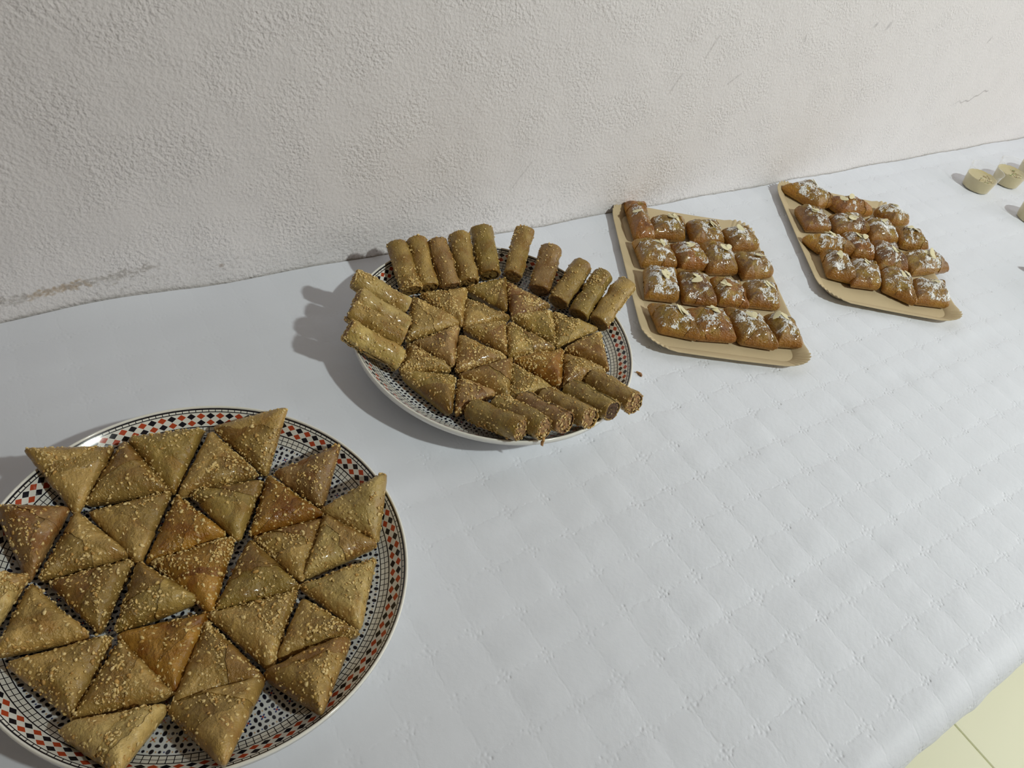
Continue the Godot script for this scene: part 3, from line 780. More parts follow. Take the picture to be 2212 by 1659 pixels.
func build_tablecloth() -> void:
	var px := 0.0450
	var pz := 0.0463
	var xs := PackedFloat32Array()
	var x := -0.92
	while x < 2.93:
		xs.append(x)
		x += px / 8.0 if x > -0.3 and x < 2.4 else 0.03
	var rows := []       # (z, y, pressing fades out)
	var z := 0.0015
	while z < 0.742:
		rows.append(Vector3(z, 0.0, 1.0))
		z += pz / 8.0
	for k in 11:
		var a := PI / 2 * k / 10.0
		rows.append(Vector3(0.743 + 0.03 * sin(a), -0.03 + 0.03 * cos(a), 1.0 - 0.6 * k / 10.0))
	for k in 12:
		rows.append(Vector3(0.773 + 0.004 * k / 12.0, -0.03 - 0.028 * (k + 1), 0.3))
	var v := PackedVector3Array()
	var uv := PackedVector2Array()
	var idx := PackedInt32Array()
	var run := 0.0
	for j in rows.size():
		var r: Vector3 = rows[j]
		if j > 0:
			run += Vector2(r.x - rows[j - 1].x, r.y - rows[j - 1].y).length()
		for i in xs.size():
			x = xs[i]
			var shift := Vector2(lump.get_noise_2d(x * 0.9, r.x * 0.9), lump.get_noise_2d(x * 0.9 + 7.0, r.x * 0.9 + 3.0)) * 0.045
			var u := (x - 0.474) / px
			var w := (run + 0.0015 - 0.637) / pz
			var y := r.y
			var soft := 0.55 + 0.6 * smoothstep(-0.3, 0.3, lump.get_noise_2d(x * 0.2, r.x * 0.3 + 4.0))
			soft *= lerpf(0.3, 1.0, smoothstep(0.1, 0.7, x + 0.5 * r.x))
			# each pressed cell bulges and tilts a little in its own way
			var cu := u + shift.x
			var cw := w + shift.y
			var cell := Vector2(floorf(cu), floorf(cw))
			var own := Vector3(_own(cell, 0.0), _own(cell, 3.7), _own(cell, 8.1))
			var bulge := pow(absf(sin(PI * cu)) * absf(sin(PI * cw)), 0.42)
			var up := 0.0011 * bulge * (0.45 + own.z) * soft * r.z
			up += bulge * soft * r.z * 0.0016 * ((own.x - 0.5) * (cu - cell.x - 0.5) + (own.y - 0.5) * (cw - cell.y - 0.5))
			up += 0.00035 * soft * r.z * wrinkle.get_noise_2d(x * 0.35, r.x * 0.35)
			up += 0.0009 * lump.get_noise_2d(x * 0.12, r.x * 0.5) + 0.0003 * lump.get_noise_2d(x * 0.5 + 5.0, r.x * 0.9)
			# the fold lines that the folded paper kept, along the table
			var zc := 0.437 + 0.008 * sin(x * 3.0)
			up -= 0.0016 * exp(-pow((r.x - zc) / 0.013, 2.0)) * smoothstep(0.3, 0.6, x) * (0.6 + 0.8 * lump.get_noise_2d(x * 0.4, 2.0))
			up -= 0.0010 * exp(-pow((r.x - 0.60) / 0.016, 2.0)) * smoothstep(0.5, 0.2, absf(x - 0.75))
			if r.y == 0.0 and r.x < 0.1:     # curls up where it meets the wall
				var curl := exp(-r.x / 0.025)
				up += curl * (0.0065 * smoothstep(0.5, 0.1, x) * (0.75 + 0.4 * sin(x * 19.0)) + 0.002 + 0.0012 * sin(x * 27.0))
			var p := Vector3(x, TABLE + y + up, r.x)
			if r.y < 0.0:
				var out := clampf(-r.y / 0.03, 0.0, 1.0)
				p = Vector3(x, TABLE + y + up * (1.0 - out), r.x + up * out + 0.003 * out * lump.get_noise_2d(x * 0.3, r.y * 0.25))
			v.append(p)
			uv.append(Vector2(cu + 0.5, cw + 0.5) / 4.0)
	var n := xs.size()
	var shallow := PackedInt32Array()      # relief is weaker towards the left end
	var plain_end := PackedInt32Array()
	for j in rows.size() - 1:
		for i in n - 1:
			var q := j * n + i
			var mark: float = v[q].x + 0.6 * v[q].z + 0.12 * lump.get_noise_2d(v[q].x * 0.3, v[q].z * 0.3)
			quad(idx if mark > 0.72 else shallow if mark > 0.5 else plain_end, q, q + n, q + n + 1, q + 1)
	var all := idx.duplicate()
	all.append_array(shallow)
	all.append_array(plain_end)
	var normals := normals_of(v, all)
	var m := ArrayMesh.new()
	add_surface(m, v, normals, idx, PackedColorArray(), uv, PackedVector2Array(), M.paper)
	add_surface(m, v, normals, shallow, PackedColorArray(), uv, PackedVector2Array(), M.paper_shallow)
	add_surface(m, v, normals, plain_end, PackedColorArray(), uv, PackedVector2Array(), M.paper_plain)
	var o := part("paper_tablecloth", m, null, self)
	tag(o, "white paper tablecloth pressed with a quilted flower pattern, covering the long table", "tablecloth")

# ------------------------------------------------------------------ platters, trays, cups
func serving_platter(label: String, at: Vector2, turn: float) -> void:
	var o := thing("serving_platter", Transform3D(Basis(Vector3.UP, turn), Vector3(at.x, TABLE, at.y)))
	tag(o, label, "platter", "mosaic serving platters")
	var R := PLATE_R
	var well := PackedVector2Array()
	for k in 22:
		var t := k / 21.0 * 0.867
		well.append(Vector2(maxf(t * R, 0.0004), plate_height(t)))
	part("mosaic_well", lathe(well, 128, true, 1.0, 2.0 * 0.865 * R), M.well, o)
	var band := PackedVector2Array()
	for k in 17:
		var t := lerpf(0.866, 0.986, k / 16.0)
		band.append(Vector2(t * R, plate_height(t)))
	part("checkered_border", lathe(band, 236, true, 59.0), M.border, o)
	var lip := PackedVector2Array()
	lip.append(Vector2(0.986 * R, plate_height(0.986)))
	for k in 9:
		var a := PI * k / 8.0
		lip.append(Vector2(R * 0.993 - 0.0012 * cos(a) , plate_height(0.987) + 0.0012 * k / 8.0 * (1.0 - k / 8.0) + 0.0012 * sin(a)))
	for e in [[0.998, -0.006], [0.955, -0.0065], [0.9, -0.007], [0.83, -0.007], [0.7, -0.007], [0.6, -0.008]]:
		lip.append(Vector2(e[0] * R, plate_height(e[0]) + e[1]))
	lip.append(Vector2(0.585 * R, 0.0012))
	lip.append(Vector2(0.57 * R, 0.0012))
	lip.append(Vector2(0.56 * R, 0.005))
	lip.append(Vector2(0.001, 0.005))
	part("white_rim", lathe(lip, 128, true), M.glaze, o)

func plate_height(t: float) -> float:
	var pts := [Vector2(0, 0.0165), Vector2(0.6, 0.017), Vector2(0.8, 0.0195), Vector2(0.873, 0.0235), Vector2(0.914, 0.0285), Vector2(0.968, 0.0375), Vector2(1.0, 0.042), Vector2(1.2, 0.06)]
	var h := 0.0
	for e in [-0.024, -0.012, 0.0, 0.012, 0.024]:    # a smooth curve through the corners
		var q := clampf(t + e, 0.0, 1.19)
		for k in 7:
			if q <= pts[k + 1].x:
				h += lerpf(pts[k].y, pts[k + 1].y, (q - pts[k].x) / (pts[k + 1].x - pts[k].x)) / 5.0
				break
	return h

func rounded_rect(hw: float, hl: float, r: float, edge: int, arc: int) -> PackedVector2Array:
	var out := PackedVector2Array()
	for c in 4:
		var q := PI / 2 * c
		var centre := Vector2((hw - r) * (1 if c == 0 or c == 3 else -1), (hl - r) * (1 if c < 2 else -1))
		for k in arc:
			var a := q + PI / 2 * k / (arc - 1)
			out.append(centre + Vector2(cos(a), sin(a)) * r)
		var c2 := (c + 1) % 4
		var next := Vector2((hw - r) * (1 if c2 == 0 or c2 == 3 else -1), (hl - r) * (1 if c2 < 2 else -1)) + Vector2(cos(q + PI / 2), sin(q + PI / 2)) * r
		for k in range(1, edge):
			out.append(out[out.size() - 1].lerp(next, 1.0 / (edge - k + 1)))
	return out

func cardboard_tray(label: String, at: Vector2, turn: float) -> void:
	var o := thing("cardboard_tray", Transform3D(Basis(Vector3.UP, -turn), Vector3(at.x, TABLE + 0.001, at.y)))
	tag(o, label, "tray", "kraft cardboard trays")
	var hw := 0.1181
	var hl := 0.1657
	var edge := 18
	var arc := 49
	var inner := rounded_rect(hw - 0.018, hl - 0.018, 0.02, edge, arc)
	var outer := rounded_rect(hw, hl, 0.034, edge, arc)
	var K := inner.size()
	var levels := 7
	var ring := PackedVector3Array()      # upper side, from the floor's rim to the tray's rim
	for j in levels:
		var t := float(j) / (levels - 1)
		for k in K:
			var p := inner[k].lerp(outer[k], t)
			var y := 0.0022 + 0.0090 * pow(t, 0.8)
			var seg := k % (arc + edge - 1)
			if seg < arc:
				var f := 2.0 * absf(cos(PI * 7.0 * seg / (arc - 1.0))) - 1.4
				var fade := smoothstep(0.0, 0.35, t) * sin(PI * clampf(seg / (arc - 1.0), 0.02, 0.98))
				fade = pow(maxf(fade, 0.0), 0.4) if fade > 0.0 else 0.0
				y += 0.0017 * f * fade * smoothstep(0.1, 0.6, t)
				p += (p).normalized() * 0.0014 * f * fade * t
				y += 0.005 * fade * t
			else:
				y -= 0.0012 * t * sin(PI * (seg - arc + 1.0) / edge)
			if j == levels - 1:
				y -= 0.0004
			ring.append(Vector3(p.x, y, p.y))
	var thick := Vector3(0, -0.0011, 0)
	var floor_v := PackedVector3Array()
	var floor_i := PackedInt32Array()
	for s in 2:
		var off := thick * s
		for k in K:
			floor_v.append(ring[k] + off)
		floor_v.append(Vector3(0, 0.0022, 0) + off)
	for k in K:
		var k2 := (k + 1) % K
		floor_i.append_array([k, K, k2])
		floor_i.append_array([K + 1 + k, K + 1 + k2, K + 1 + K])
	part("tray_base", mesh_of(floor_v, floor_i), M.kraft, o)
	for c in 4:
		var start := c * (arc + edge - 1)
		for e in [["fluted_corner", start, arc - 1], ["tray_side", start + arc - 1, edge]]:
			var v := PackedVector3Array()
			var idx := PackedInt32Array()
			var count: int = e[2]
			for s in 2:
				for j in levels:
					for k in count + 1:
						v.append(ring[j * K + (e[1] + k) % K] + thick * s)
			var row := count + 1
			var under := levels * row
			for j in levels - 1:
				for k in count:
					var q := j * row + k
					quad(idx, q, q + row, q + row + 1, q + 1)
					quad(idx, under + q, under + q + 1, under + q + row + 1, under + q + row)
			var last := (levels - 1) * row
			for k in count:
				quad(idx, last + k, under + last + k, under + last + k + 1, last + k + 1)
			part(e[0], mesh_of(v, idx), M.kraft, o)

func pudding_cup(label: String, at: Vector2) -> void:
	var o := thing("pudding_cup", Transform3D(Basis(Vector3.UP, rng.randfn(0.0, 0.5)), Vector3(at.x, TABLE + 0.0012, at.y)))
	tag(o, label, "dessert cup", "clear cups of cream pudding")
	var shell := PackedVector2Array([Vector2(0.0005, 0.0004), Vector2(0.024, 0.0002), Vector2(0.0265, 0.002), Vector2(0.0283, 0.014), Vector2(0.0303, 0.028), Vector2(0.0327, 0.043), Vector2(0.0340, 0.0438), Vector2(0.0340, 0.0427)])
	part("plastic_cup", lathe(shell, 48), M.clear_plastic, o)
	var cream := PackedVector2Array([Vector2(0.0004, 0.0008), Vector2(0.0236, 0.0008), Vector2(0.0261, 0.0024), Vector2(0.0279, 0.014), Vector2(0.0295, 0.0255), Vector2(0.0290, 0.0268), Vector2(0.0272, 0.0258), Vector2(0.025, 0.0232), Vector2(0.015, 0.0228), Vector2(0.0004, 0.0232)])
	part("cream", lathe(cream, 48, false, 1.0, 0.0, 0.0012), M.cream, o)
	var a := Acc.new()
	for k in 40:
		var r := 0.022 * sqrt(rng.randf())
		var q := rng.randfn(0.9, 0.9)
		var c := Color(0.42, 0.32, 0.12) if rng.randf() < 0.35 else Color(0.72, 0.62, 0.36) if rng.randf() < 0.8 else Color(0.3, 0.34, 0.1)
		blob(a, Vector3(r * cos(q), 0.0238, r * sin(q)), Vector3.UP, rng.randf_range(0.0007, 0.003), c)
	var t := part("crumb_topping", acc_mesh(a), M.nut, o)
	t.set_meta("kind", "stuff")

# ------------------------------------------------------------------ nuts
func make_bits() -> void:
	var t := (1.0 + sqrt(5.0)) / 2.0
	var base: Array[Vector3] = [Vector3(-1, t, 0), Vector3(1, t, 0), Vector3(-1, -t, 0), Vector3(1, -t, 0), Vector3(0, -1, t), Vector3(0, 1, t), Vector3(0, -1, -t), Vector3(0, 1, -t), Vector3(t, 0, -1), Vector3(t, 0, 1), Vector3(-t, 0, -1), Vector3(-t, 0, 1)]
	var faces := PackedInt32Array([0, 11, 5, 0, 5, 1, 0, 1, 7, 0, 7, 10, 0, 10, 11, 1, 5, 9, 5, 11, 4, 11, 10, 2, 10, 7, 6, 7, 1, 8, 3, 9, 4, 3, 4, 2, 3, 2, 6, 3, 6, 8, 3, 8, 9, 4, 9, 5, 2, 4, 11, 6, 2, 10, 8, 6, 7, 9, 8, 1])
	for k in 16:
		var v := PackedVector3Array()
		var shape := Vector3(rng.randf_range(0.85, 1.5), rng.randf_range(0.5, 0.8), rng.randf_range(0.6, 1.1))
		for p in base:
			v.append(p.normalized() * rng.randf_range(0.5, 1.3) * shape)
		bits.append([v, normals_of(v, faces), faces])

func blob(a: Acc, at: Vector3, up: Vector3, r: float, color: Color) -> void:
	var b: Array = bits[rng.randi() % bits.size()]
	var side := up.cross(Vector3(0.3, 0.2, 0.9)).normalized().rotated(up, rng.randf() * TAU)
	var basis := Basis(side, up, side.cross(up)) * Basis(Vector3.RIGHT, rng.randfn(0.0, 0.4))
	var start := a.v.size()
	var v: PackedVector3Array = b[0]
	var n: PackedVector3Array = b[1]
	for k in v.size():
		a.v.append(at + basis * (v[k] * r))
		a.n.append(basis * n[k])
		a.c.append(color)
	for f in b[2]:
		a.i.append(start + f)

func nut_color() -> Color:
	var q := rng.randf()
	var c := Color(0.68, 0.47, 0.16).lerp(Color(0.8, 0.62, 0.3), rng.randf())
	if q < 0.2:
		c = Color(0.55, 0.32, 0.09)
	return c * rng.randf_range(0.95, 1.15)

# ------------------------------------------------------------------ filled pastry of any outline
# A cushion: rings of vertices run from its outline to its centre above, and the same below.
class Cushion:
	var v := PackedVector3Array()
	var n := PackedVector3Array()
	var idx := PackedInt32Array()
	var s := PackedFloat32Array()
	var K := 0
	var rows := 0
	var top := 0          # number of indices that belong to the upper side
	var outline := PackedVector2Array()
	var ctr := Vector2.ZERO
	var rin := 0.0
	var high := 0.0
	var mid := 0.0
	var wide := 0.0
	var amp := 0.0
	var off := Vector3.ZERO
	var reach := PackedFloat32Array()

func rounded_poly(pts: PackedVector2Array, radii: Array, per_edge: int, per_corner: int) -> PackedVector2Array:
	var out := PackedVector2Array()
	var n := pts.size()
	for i in n:
		var p := pts[i]
		var a := (pts[(i + n - 1) % n] - p)
		var b := (pts[(i + 1) % n] - p)
		var half := absf(a.angle_to(b)) / 2.0
		var cut: float = minf(radii[i] / tan(half), minf(a.length(), b.length()) * 0.42)
		var p0 := p + a.normalized() * cut
		var p1 := p + b.normalized() * cut
		for k in per_corner + 1:
			var t := float(k) / per_corner
			out.append(p0.lerp(p, t).lerp(p.lerp(p1, t), t))
		var q := pts[(i + 1) % n]
		var back := (p - q)
		var after := (pts[(i + 2) % n] - q)
		var half2 := absf(back.angle_to(after)) / 2.0
		var cut2: float = minf(radii[(i + 1) % n] / tan(half2), minf(back.length(), after.length()) * 0.42)
		var p2 := q + back.normalized() * cut2
		for k in range(1, per_edge):
			out.append(p1.lerp(p2, float(k) / per_edge))
	return out

func top_height(c: Cushion, p: Vector2, s: float) -> float:
	var u := minf(s * c.rin / c.wide, 1.0)
	var y := c.mid + (c.high - c.mid) * sqrt(maxf(0.0, 1.0 - (1.0 - u) * (1.0 - u))) * (0.84 + 0.16 * s)
	var q := Vector3(p.x, 0.0, p.y) + c.off
	return y + (lump.get_noise_3dv(q) + 0.32 * wrinkle.get_noise_3dv(q)) * c.amp * minf(1.0, 0.2 + 4.0 * s)

func make_cushion(outline: PackedVector2Array, ctr: Vector2, rin: float, high: float, mid: float, wide: float, amp: float, rows: int) -> Cushion:
	var c := Cushion.new()
	c.outline = outline
	c.ctr = ctr
	c.rin = rin
	c.high = high
	c.mid = mid
	c.wide = wide
	c.amp = amp
	c.off = Vector3(rng.randf(), rng.randf(), rng.randf()) * 3.0
	c.K = outline.size()
	c.rows = rows
	var K := c.K
	for j in rows + 1:
		var s := pow(float(j) / rows, 1.5)
		for k in K:
			var p := outline[k].lerp(ctr, s)
			var edge := 1.0 - smoothstep(0.0, 0.25, s)
			p += (outline[k] - ctr).normalized() * edge * 0.0011 * wrinkle.get_noise_3d(outline[k].x + c.off.x, 0.3, outline[k].y + c.off.z)
			c.v.append(Vector3(p.x, top_height(c, p, s), p.y))
			c.s.append(s)
	var low := 6
	for j in range(1, low + 1):
		var s := pow(float(j) / low, 1.6)
		for k in K:
			var p := outline[k].lerp(ctr, s)
			var u := minf(s * rin / 0.006, 1.0)
			c.v.append(Vector3(p.x, mid * (1.0 - sqrt(maxf(0.0, 1.0 - (1.0 - u) * (1.0 - u)))), p.y))
			c.s.append(s)
	for j in rows:
		for k in K:
			var k2 := (k + 1) % K
			quad(c.idx, j * K + k, j * K + k2, (j + 1) * K + k2, (j + 1) * K + k)
	c.top = c.idx.size()
	for j in low:
		for k in K:
			var k2 := (k + 1) % K
			var a := 0 if j == 0 else (rows + j) * K
			var b := (rows + 1 + j) * K
			quad(c.idx, a + k2, a + k, b + k, b + k2)
	# turn the faces outward
	var f := (c.v[c.idx[1]] - c.v[c.idx[0]]).cross(c.v[c.idx[2]] - c.v[c.idx[0]])
	var probe := rows / 2 * K * 6
	f = (c.v[c.idx[probe + 1]] - c.v[c.idx[probe]]).cross(c.v[c.idx[probe + 2]] - c.v[c.idx[probe]])
	if f.y < 0.0:
		for t in range(0, c.idx.size(), 3):
			var x := c.idx[t + 1]
			c.idx[t + 1] = c.idx[t + 2]
			c.idx[t + 2] = x
	c.n = normals_of(c.v, c.idx)
	return c

var tones := [Color(0.34, 0.218, 0.062), Color(0.305, 0.204, 0.052), Color(0.315, 0.158, 0.025), Color(0.285, 0.167, 0.058), Color(0.44, 0.312, 0.105), Color(0.52, 0.37, 0.115)]

func crust_color(base: Color, q: Vector3, browning: float) -> Color:
	var b := blotch.get_noise_3dv(q)
	var c := base.lerp(base * Color(0.74, 0.54, 0.36), smoothstep(0.02, 0.42, b) * browning)
	c = c.lerp(base * Color(1.3, 1.32, 1.4), smoothstep(0.0, 0.4, -b) * 0.8)
	return c * (1.0 + 0.16 * wrinkle.get_noise_3dv(q))

func paint(c: Cushion, base: Color, browning: float) -> PackedColorArray:
	var out := PackedColorArray()
	for k in c.v.size():
		var col := crust_color(base, c.v[k] + c.off, browning)
		if c.s[k] < 0.12 and k < (c.rows + 1) * c.K:      # edges baked darker
			col = col.lerp(col * Color(0.8, 0.68, 0.55), 0.5 * (1.0 - c.s[k] / 0.12))
		out.append(col)
	return out

# a loose sheet of filo over part of the upper side: where dot(p, towards) > edge
func sheet(c: Cushion, colors: PackedColorArray, towards: Vector2, edge: float, lift: float, tint: Color) -> ArrayMesh:
	var a := Acc.new()
	var d := PackedFloat32Array()
	for k in (c.rows + 1) * c.K:
		var p := Vector2(c.v[k].x, c.v[k].z)
		d.append((p - c.ctr).dot(towards) - edge + 0.0045 * lump.get_noise_3dv(c.v[k] * 1.2 + c.off * 2.0) + 0.0009 * wrinkle.get_noise_3dv(c.v[k] + c.off))
	for t in range(0, c.top, 3):
		var ids := [c.idx[t], c.idx[t + 1], c.idx[t + 2]]
		var keep := 0
		for k in ids:
			if d[k] > 0.0:
				keep += 1
		if keep == 0:
			continue
		var pv: Array[Vector3] = []
		var pn: Array[Vector3] = []
		var pc: Array[Color] = []
		var rim: Array[bool] = []
		for q in 3:
			var i: int = ids[q]
			var j: int = ids[(q + 1) % 3]
			if d[i] > 0.0:
				pv.append(c.v[i])
				pn.append(c.n[i])
				pc.append(colors[i])
				rim.append(false)
			if (d[i] > 0.0) != (d[j] > 0.0):
				var w := d[i] / (d[i] - d[j])
				pv.append(c.v[i].lerp(c.v[j], w))
				pn.append(c.n[i].lerp(c.n[j], w).normalized())
				pc.append(colors[i].lerp(colors[j], w))
				rim.append(true)
		var start := a.v.size()
		for q in pv.size():
			a.v.append(pv[q] + pn[q] * lift)
			a.n.append(pn[q])
			a.c.append(pc[q] * tint)
		for q in range(1, pv.size() - 1):
			a.i.append_array([start, start + q, start + q + 1])
		for q in pv.size():          # the sheet's cut edge
			var q2 := (q + 1) % pv.size()
			if rim[q] and rim[q2]:
				var s := a.v.size()
				var side := Vector3(-towards.x, 0, -towards.y)
				for e in [[q, lift], [q, -0.0001], [q2, -0.0001], [q2, lift]]:
					a.v.append(pv[e[0]] + pn[e[0]] * e[1])
					a.n.append(side)
					a.c.append(pc[e[0]] * tint * 0.9)
				quad(a.i, s, s + 1, s + 2, s + 3)
	return acc_mesh(a) if a.v.size() > 2 else null

func nut_spots(c: Cushion, count: float) -> Array:
	var out := []
	var clusters := []
	for k in 3:
		clusters.append([rng.randf() * c.K, rng.randf_range(0.1, 0.8) * c.rows])
	for k in int(count):
		var q := rng.randf()
		var kk := rng.randf() * c.K
		var jj := sqrt(rng.randf())
		jj = c.rows * pow(1.0 - sqrt(rng.randf()), 0.667)
		if q < 0.36:
			jj = absf(rng.randfn(0.0, 2.6))
		elif q < 0.6:
			var cl: Array = clusters[rng.randi() % 3]
			kk = fposmod(cl[0] + rng.randfn(0.0, c.K * 0.04), c.K)
			jj = absf(cl[1] + rng.randfn(0.0, 1.7))
		var i := clampi(int(jj), 0, c.rows - 1) * c.K + int(kk) % c.K
		var i2 := clampi(int(jj) + 1, 0, c.rows) * c.K + (int(kk) + 1) % c.K
		out.append([c.v[i].lerp(c.v[i2], rng.randf()), c.n[i]])
	return out

func filo_triangle(label: String, group: String, mm: Array, tone: int, nuts: int, near: int) -> void:
	var q: Array[Vector3] = []
	for k in 3:
		q.append(Vector3(mm[k * 3], mm[k * 3 + 1] + TABLE * 1000.0, mm[k * 3 + 2]) / 1000.0)
	var mid := 0.0095 if near else 0.011
	var centre := (q[0] + q[1] + q[2]) / 3.0
	var up := (q[1] - q[0]).cross(q[2] - q[0]).normalized()
	if up.y < 0.0:
		up = -up
	var side := (q[1] - q[0]).normalized()
	var at := Transform3D(Basis(side, up, side.cross(up)), centre - up * mid)
	var o := thing("filo_triangle", at)
	tag(o, label, "pastry", group)
	var pts := PackedVector2Array()
	for p in q:
		var l := at.affine_inverse() * p
		var w := Vector2(l.x, l.z)
		pts.append(w + w.normalized() * 0.0024)
	var la := pts[1].distance_to(pts[2])
	var lb := pts[2].distance_to(pts[0])
	var lc := pts[0].distance_to(pts[1])
	var ctr := (pts[0] * la + pts[1] * lb + pts[2] * lc) / (la + lb + lc)
	var rin := absf((pts[1] - pts[0]).cross(pts[2] - pts[0])) / (la + lb + lc)
	var outline := rounded_poly(pts, [rng.randf_range(0.0022, 0.0042), rng.randf_range(0.0022, 0.0042), rng.randf_range(0.0022, 0.0042)], 30, 8)
	var c := make_cushion(outline, ctr, rin, rng.randf_range(0.0205, 0.0245), mid, rng.randf_range(0.0085, 0.0125), 0.0026, 18)
	var base: Color = tones[tone] * rng.randf_range(0.93, 1.07)
	var colors := paint(c, base, 0.9 if tone == 2 or tone == 3 else 0.55)
	var m := ArrayMesh.new()
	add_surface(m, c.v, c.n, c.idx, colors)
	part("pastry_body", m, M.filo, o)
	for k in 1 + rng.randi() % 2:
		var a := rng.randf() * TAU
		var tint := Color(1.3, 1.3, 1.38) if rng.randf() < 0.6 else Color(0.8, 0.68, 0.62)
		var s := sheet(c, colors, Vector2(cos(a), sin(a)), rng.randf_range(0.001, 0.012), 0.0006 + 0.0003 * k, tint)
		if s:
			part("filo_flap", s, M.filo, o)
	var acc := Acc.new()
	for e in nut_spots(c, [90, 220, 350, 640][nuts] * (1.0 if near else 1.3)):
		var r := 0.0006 + 0.0011 * pow(rng.randf(), 2.2)
		blob(acc, e[0] + e[1] * r * 0.35, e[1], r, nut_color())
	var crumbs := part("nut_crumbs", acc_mesh(acc), M.nut, o)
	crumbs.set_meta("kind", "stuff")
	if near:
		for e in nut_spots(c, 3 + 2 * nuts):
			var one := Acc.new()
			var r := rng.randf_range(0.0016, 0.0022)
			blob(one, Vector3.ZERO, e[1], r, nut_color())
			part("nut_piece", acc_mesh(one), M.nut, o, Transform3D(Basis.IDENTITY, e[0] + e[1] * r * 0.4))

func filo_roll(label: String, mm: Array, tone: int, thick: float, ending: int) -> void:
	var a := Vector3(mm[0], mm[1] + TABLE * 1000.0, mm[2]) / 1000.0
	var b := Vector3(mm[3], mm[4] + TABLE * 1000.0, mm[5]) / 1000.0
	var r := thick / 1000.0 * rng.randf_range(0.95, 1.05)
	var axis := (b - a).normalized()
	var side := Vector3.UP.cross(axis).normalized()
	var up := axis.cross(side)
	var at := Transform3D(Basis(side, up, axis), (a + b) / 2.0 - up * r)
	var o := thing("filo_roll", at)
	tag(o, label, "pastry", "filo rolls round the far platter")
	var L := a.distance_to(b)
	var turn := rng.randf() * TAU
	var off := Vector3(rng.randf(), rng.randf(), rng.randf()) * 4.0
	var base: Color = tones[tone] * rng.randf_range(0.93, 1.07)
	var zs := [[0.0004, 0.80], [0.0, 0.87], [0.0005, 0.95], [0.0018, 1.0]]
	var rowsz := []
	for e in zs:
		rowsz.append([-L / 2 + e[0], e[1]])
	for k in range(1, 24):
		rowsz.append([lerpf(-L / 2 + 0.0018, L / 2 - 0.0018, k / 24.0), 1.0])
	for k in 4:
		rowsz.append([L / 2 - zs[3 - k][0], zs[3 - k][1]])
	var K := 46
	var v := PackedVector3Array()
	var col := PackedColorArray()
	for j in rowsz.size():
		var z: float = rowsz[j][0]
		var bend := Vector3(lump.get_noise_2d(z * 0.5 + off.x, 1.0), lump.get_noise_2d(z * 0.5 + off.y, 7.0), 0) * 0.0012
		for k in K + 1:
			var t := float(k) / K
			var ang := turn + TAU * t
			var wrap := 1.0 + 0.085 * t - 0.04
			var q := Vector3(cos(ang), sin(ang), 0) * r + Vector3(0, 0, z) + off
			var rr: float = r * rowsz[j][1] * wrap + 0.0022 * lump.get_noise_3dv(q) + 0.0007 * wrinkle.get_noise_3dv(q)
			var p := Vector3(cos(ang) * rr, sin(ang) * rr * 0.95 + r, z) + bend
			p.z += 0.0012 * wrinkle.get_noise_3dv(q * 0.4) * (1.0 if j < 4 or j > rowsz.size() - 5 else 0.0)
			v.append(p)
			var cc := crust_color(base, q, 0.6)
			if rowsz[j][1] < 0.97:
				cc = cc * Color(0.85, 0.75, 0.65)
			col.append(cc)
	var idx := PackedInt32Array()
	var row := K + 1
	for j in rowsz.size() - 1:
		for k in K:
			var p := j * row + k
			quad(idx, p, p + 1, p + row + 1, p + row)
	var n := normals_of(v, idx)
	for j in rowsz.size() - 1:      # the step where the outermost sheet ends
		var p := j * row
		quad(idx, p + K, p, p + row, p + row + K)
	var m := ArrayMesh.new()
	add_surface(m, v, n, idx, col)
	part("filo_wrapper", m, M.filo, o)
	# filling at both ends
	for e in [-1.0, 1.0]:
		var fv := PackedVector3Array()
		var fc := PackedColorArray()
		var fi := PackedInt32Array()
		var F := 22
		var dark := Color(0.095, 0.048, 0.022) if ending == 2 else Color(0.36, 0.2, 0.085) if ending == 1 else base * Color(0.85, 0.75, 0.6)
		for j in 7:
			var rr := 0.86 * r * (1.0 - j / 6.0) + 0.00005
			for k in F:
				var ang := TAU * k / F
				var p := Vector3(cos(ang) * rr, sin(ang) * rr * 0.95 + r, e * (L / 2 - 0.0012 + 0.0012 * sin(PI / 2 * j / 6.0)))
				p.z += e * 0.0024 * wrinkle.get_noise_3dv(p * 1.5 + off)
				fv.append(p)
				fc.append(dark * (1.0 + 1.1 * wrinkle.get_noise_3dv(p * 2.0 + off)))
		for j in 6:
			for k in F:
				var k2 := (k + 1) % F
				if e > 0:
					quad(fi, j * F + k, j * F + k2, (j + 1) * F + k2, (j + 1) * F + k)
				else:
					quad(fi, j * F + k, (j + 1) * F + k, (j + 1) * F + k2, j * F + k2)
		part("filling", mesh_of(fv, fi, fc), M.filling, o)
	var acc := Acc.new()
	var cluster := [rng.randf() * K, rng.randf() * rowsz.size()]
	for k in 260:
		var j := rng.randi_range(2, rowsz.size() - 3)
		var kk := rng.randi() % K
		if k % 2 == 0:
			kk = int(fposmod(cluster[0] + rng.randfn(0, 5.0), K))
			j = clampi(int(cluster[1] + rng.randfn(0, 3.0)), 2, rowsz.size() - 3)
		var i := j * row + kk
		var rr := 0.0006 + 0.0011 * pow(rng.randf(), 2.2)
		blob(acc, v[i].lerp(v[i + row], rng.randf()) + n[i] * rr * 0.35, n[i], rr, nut_color())
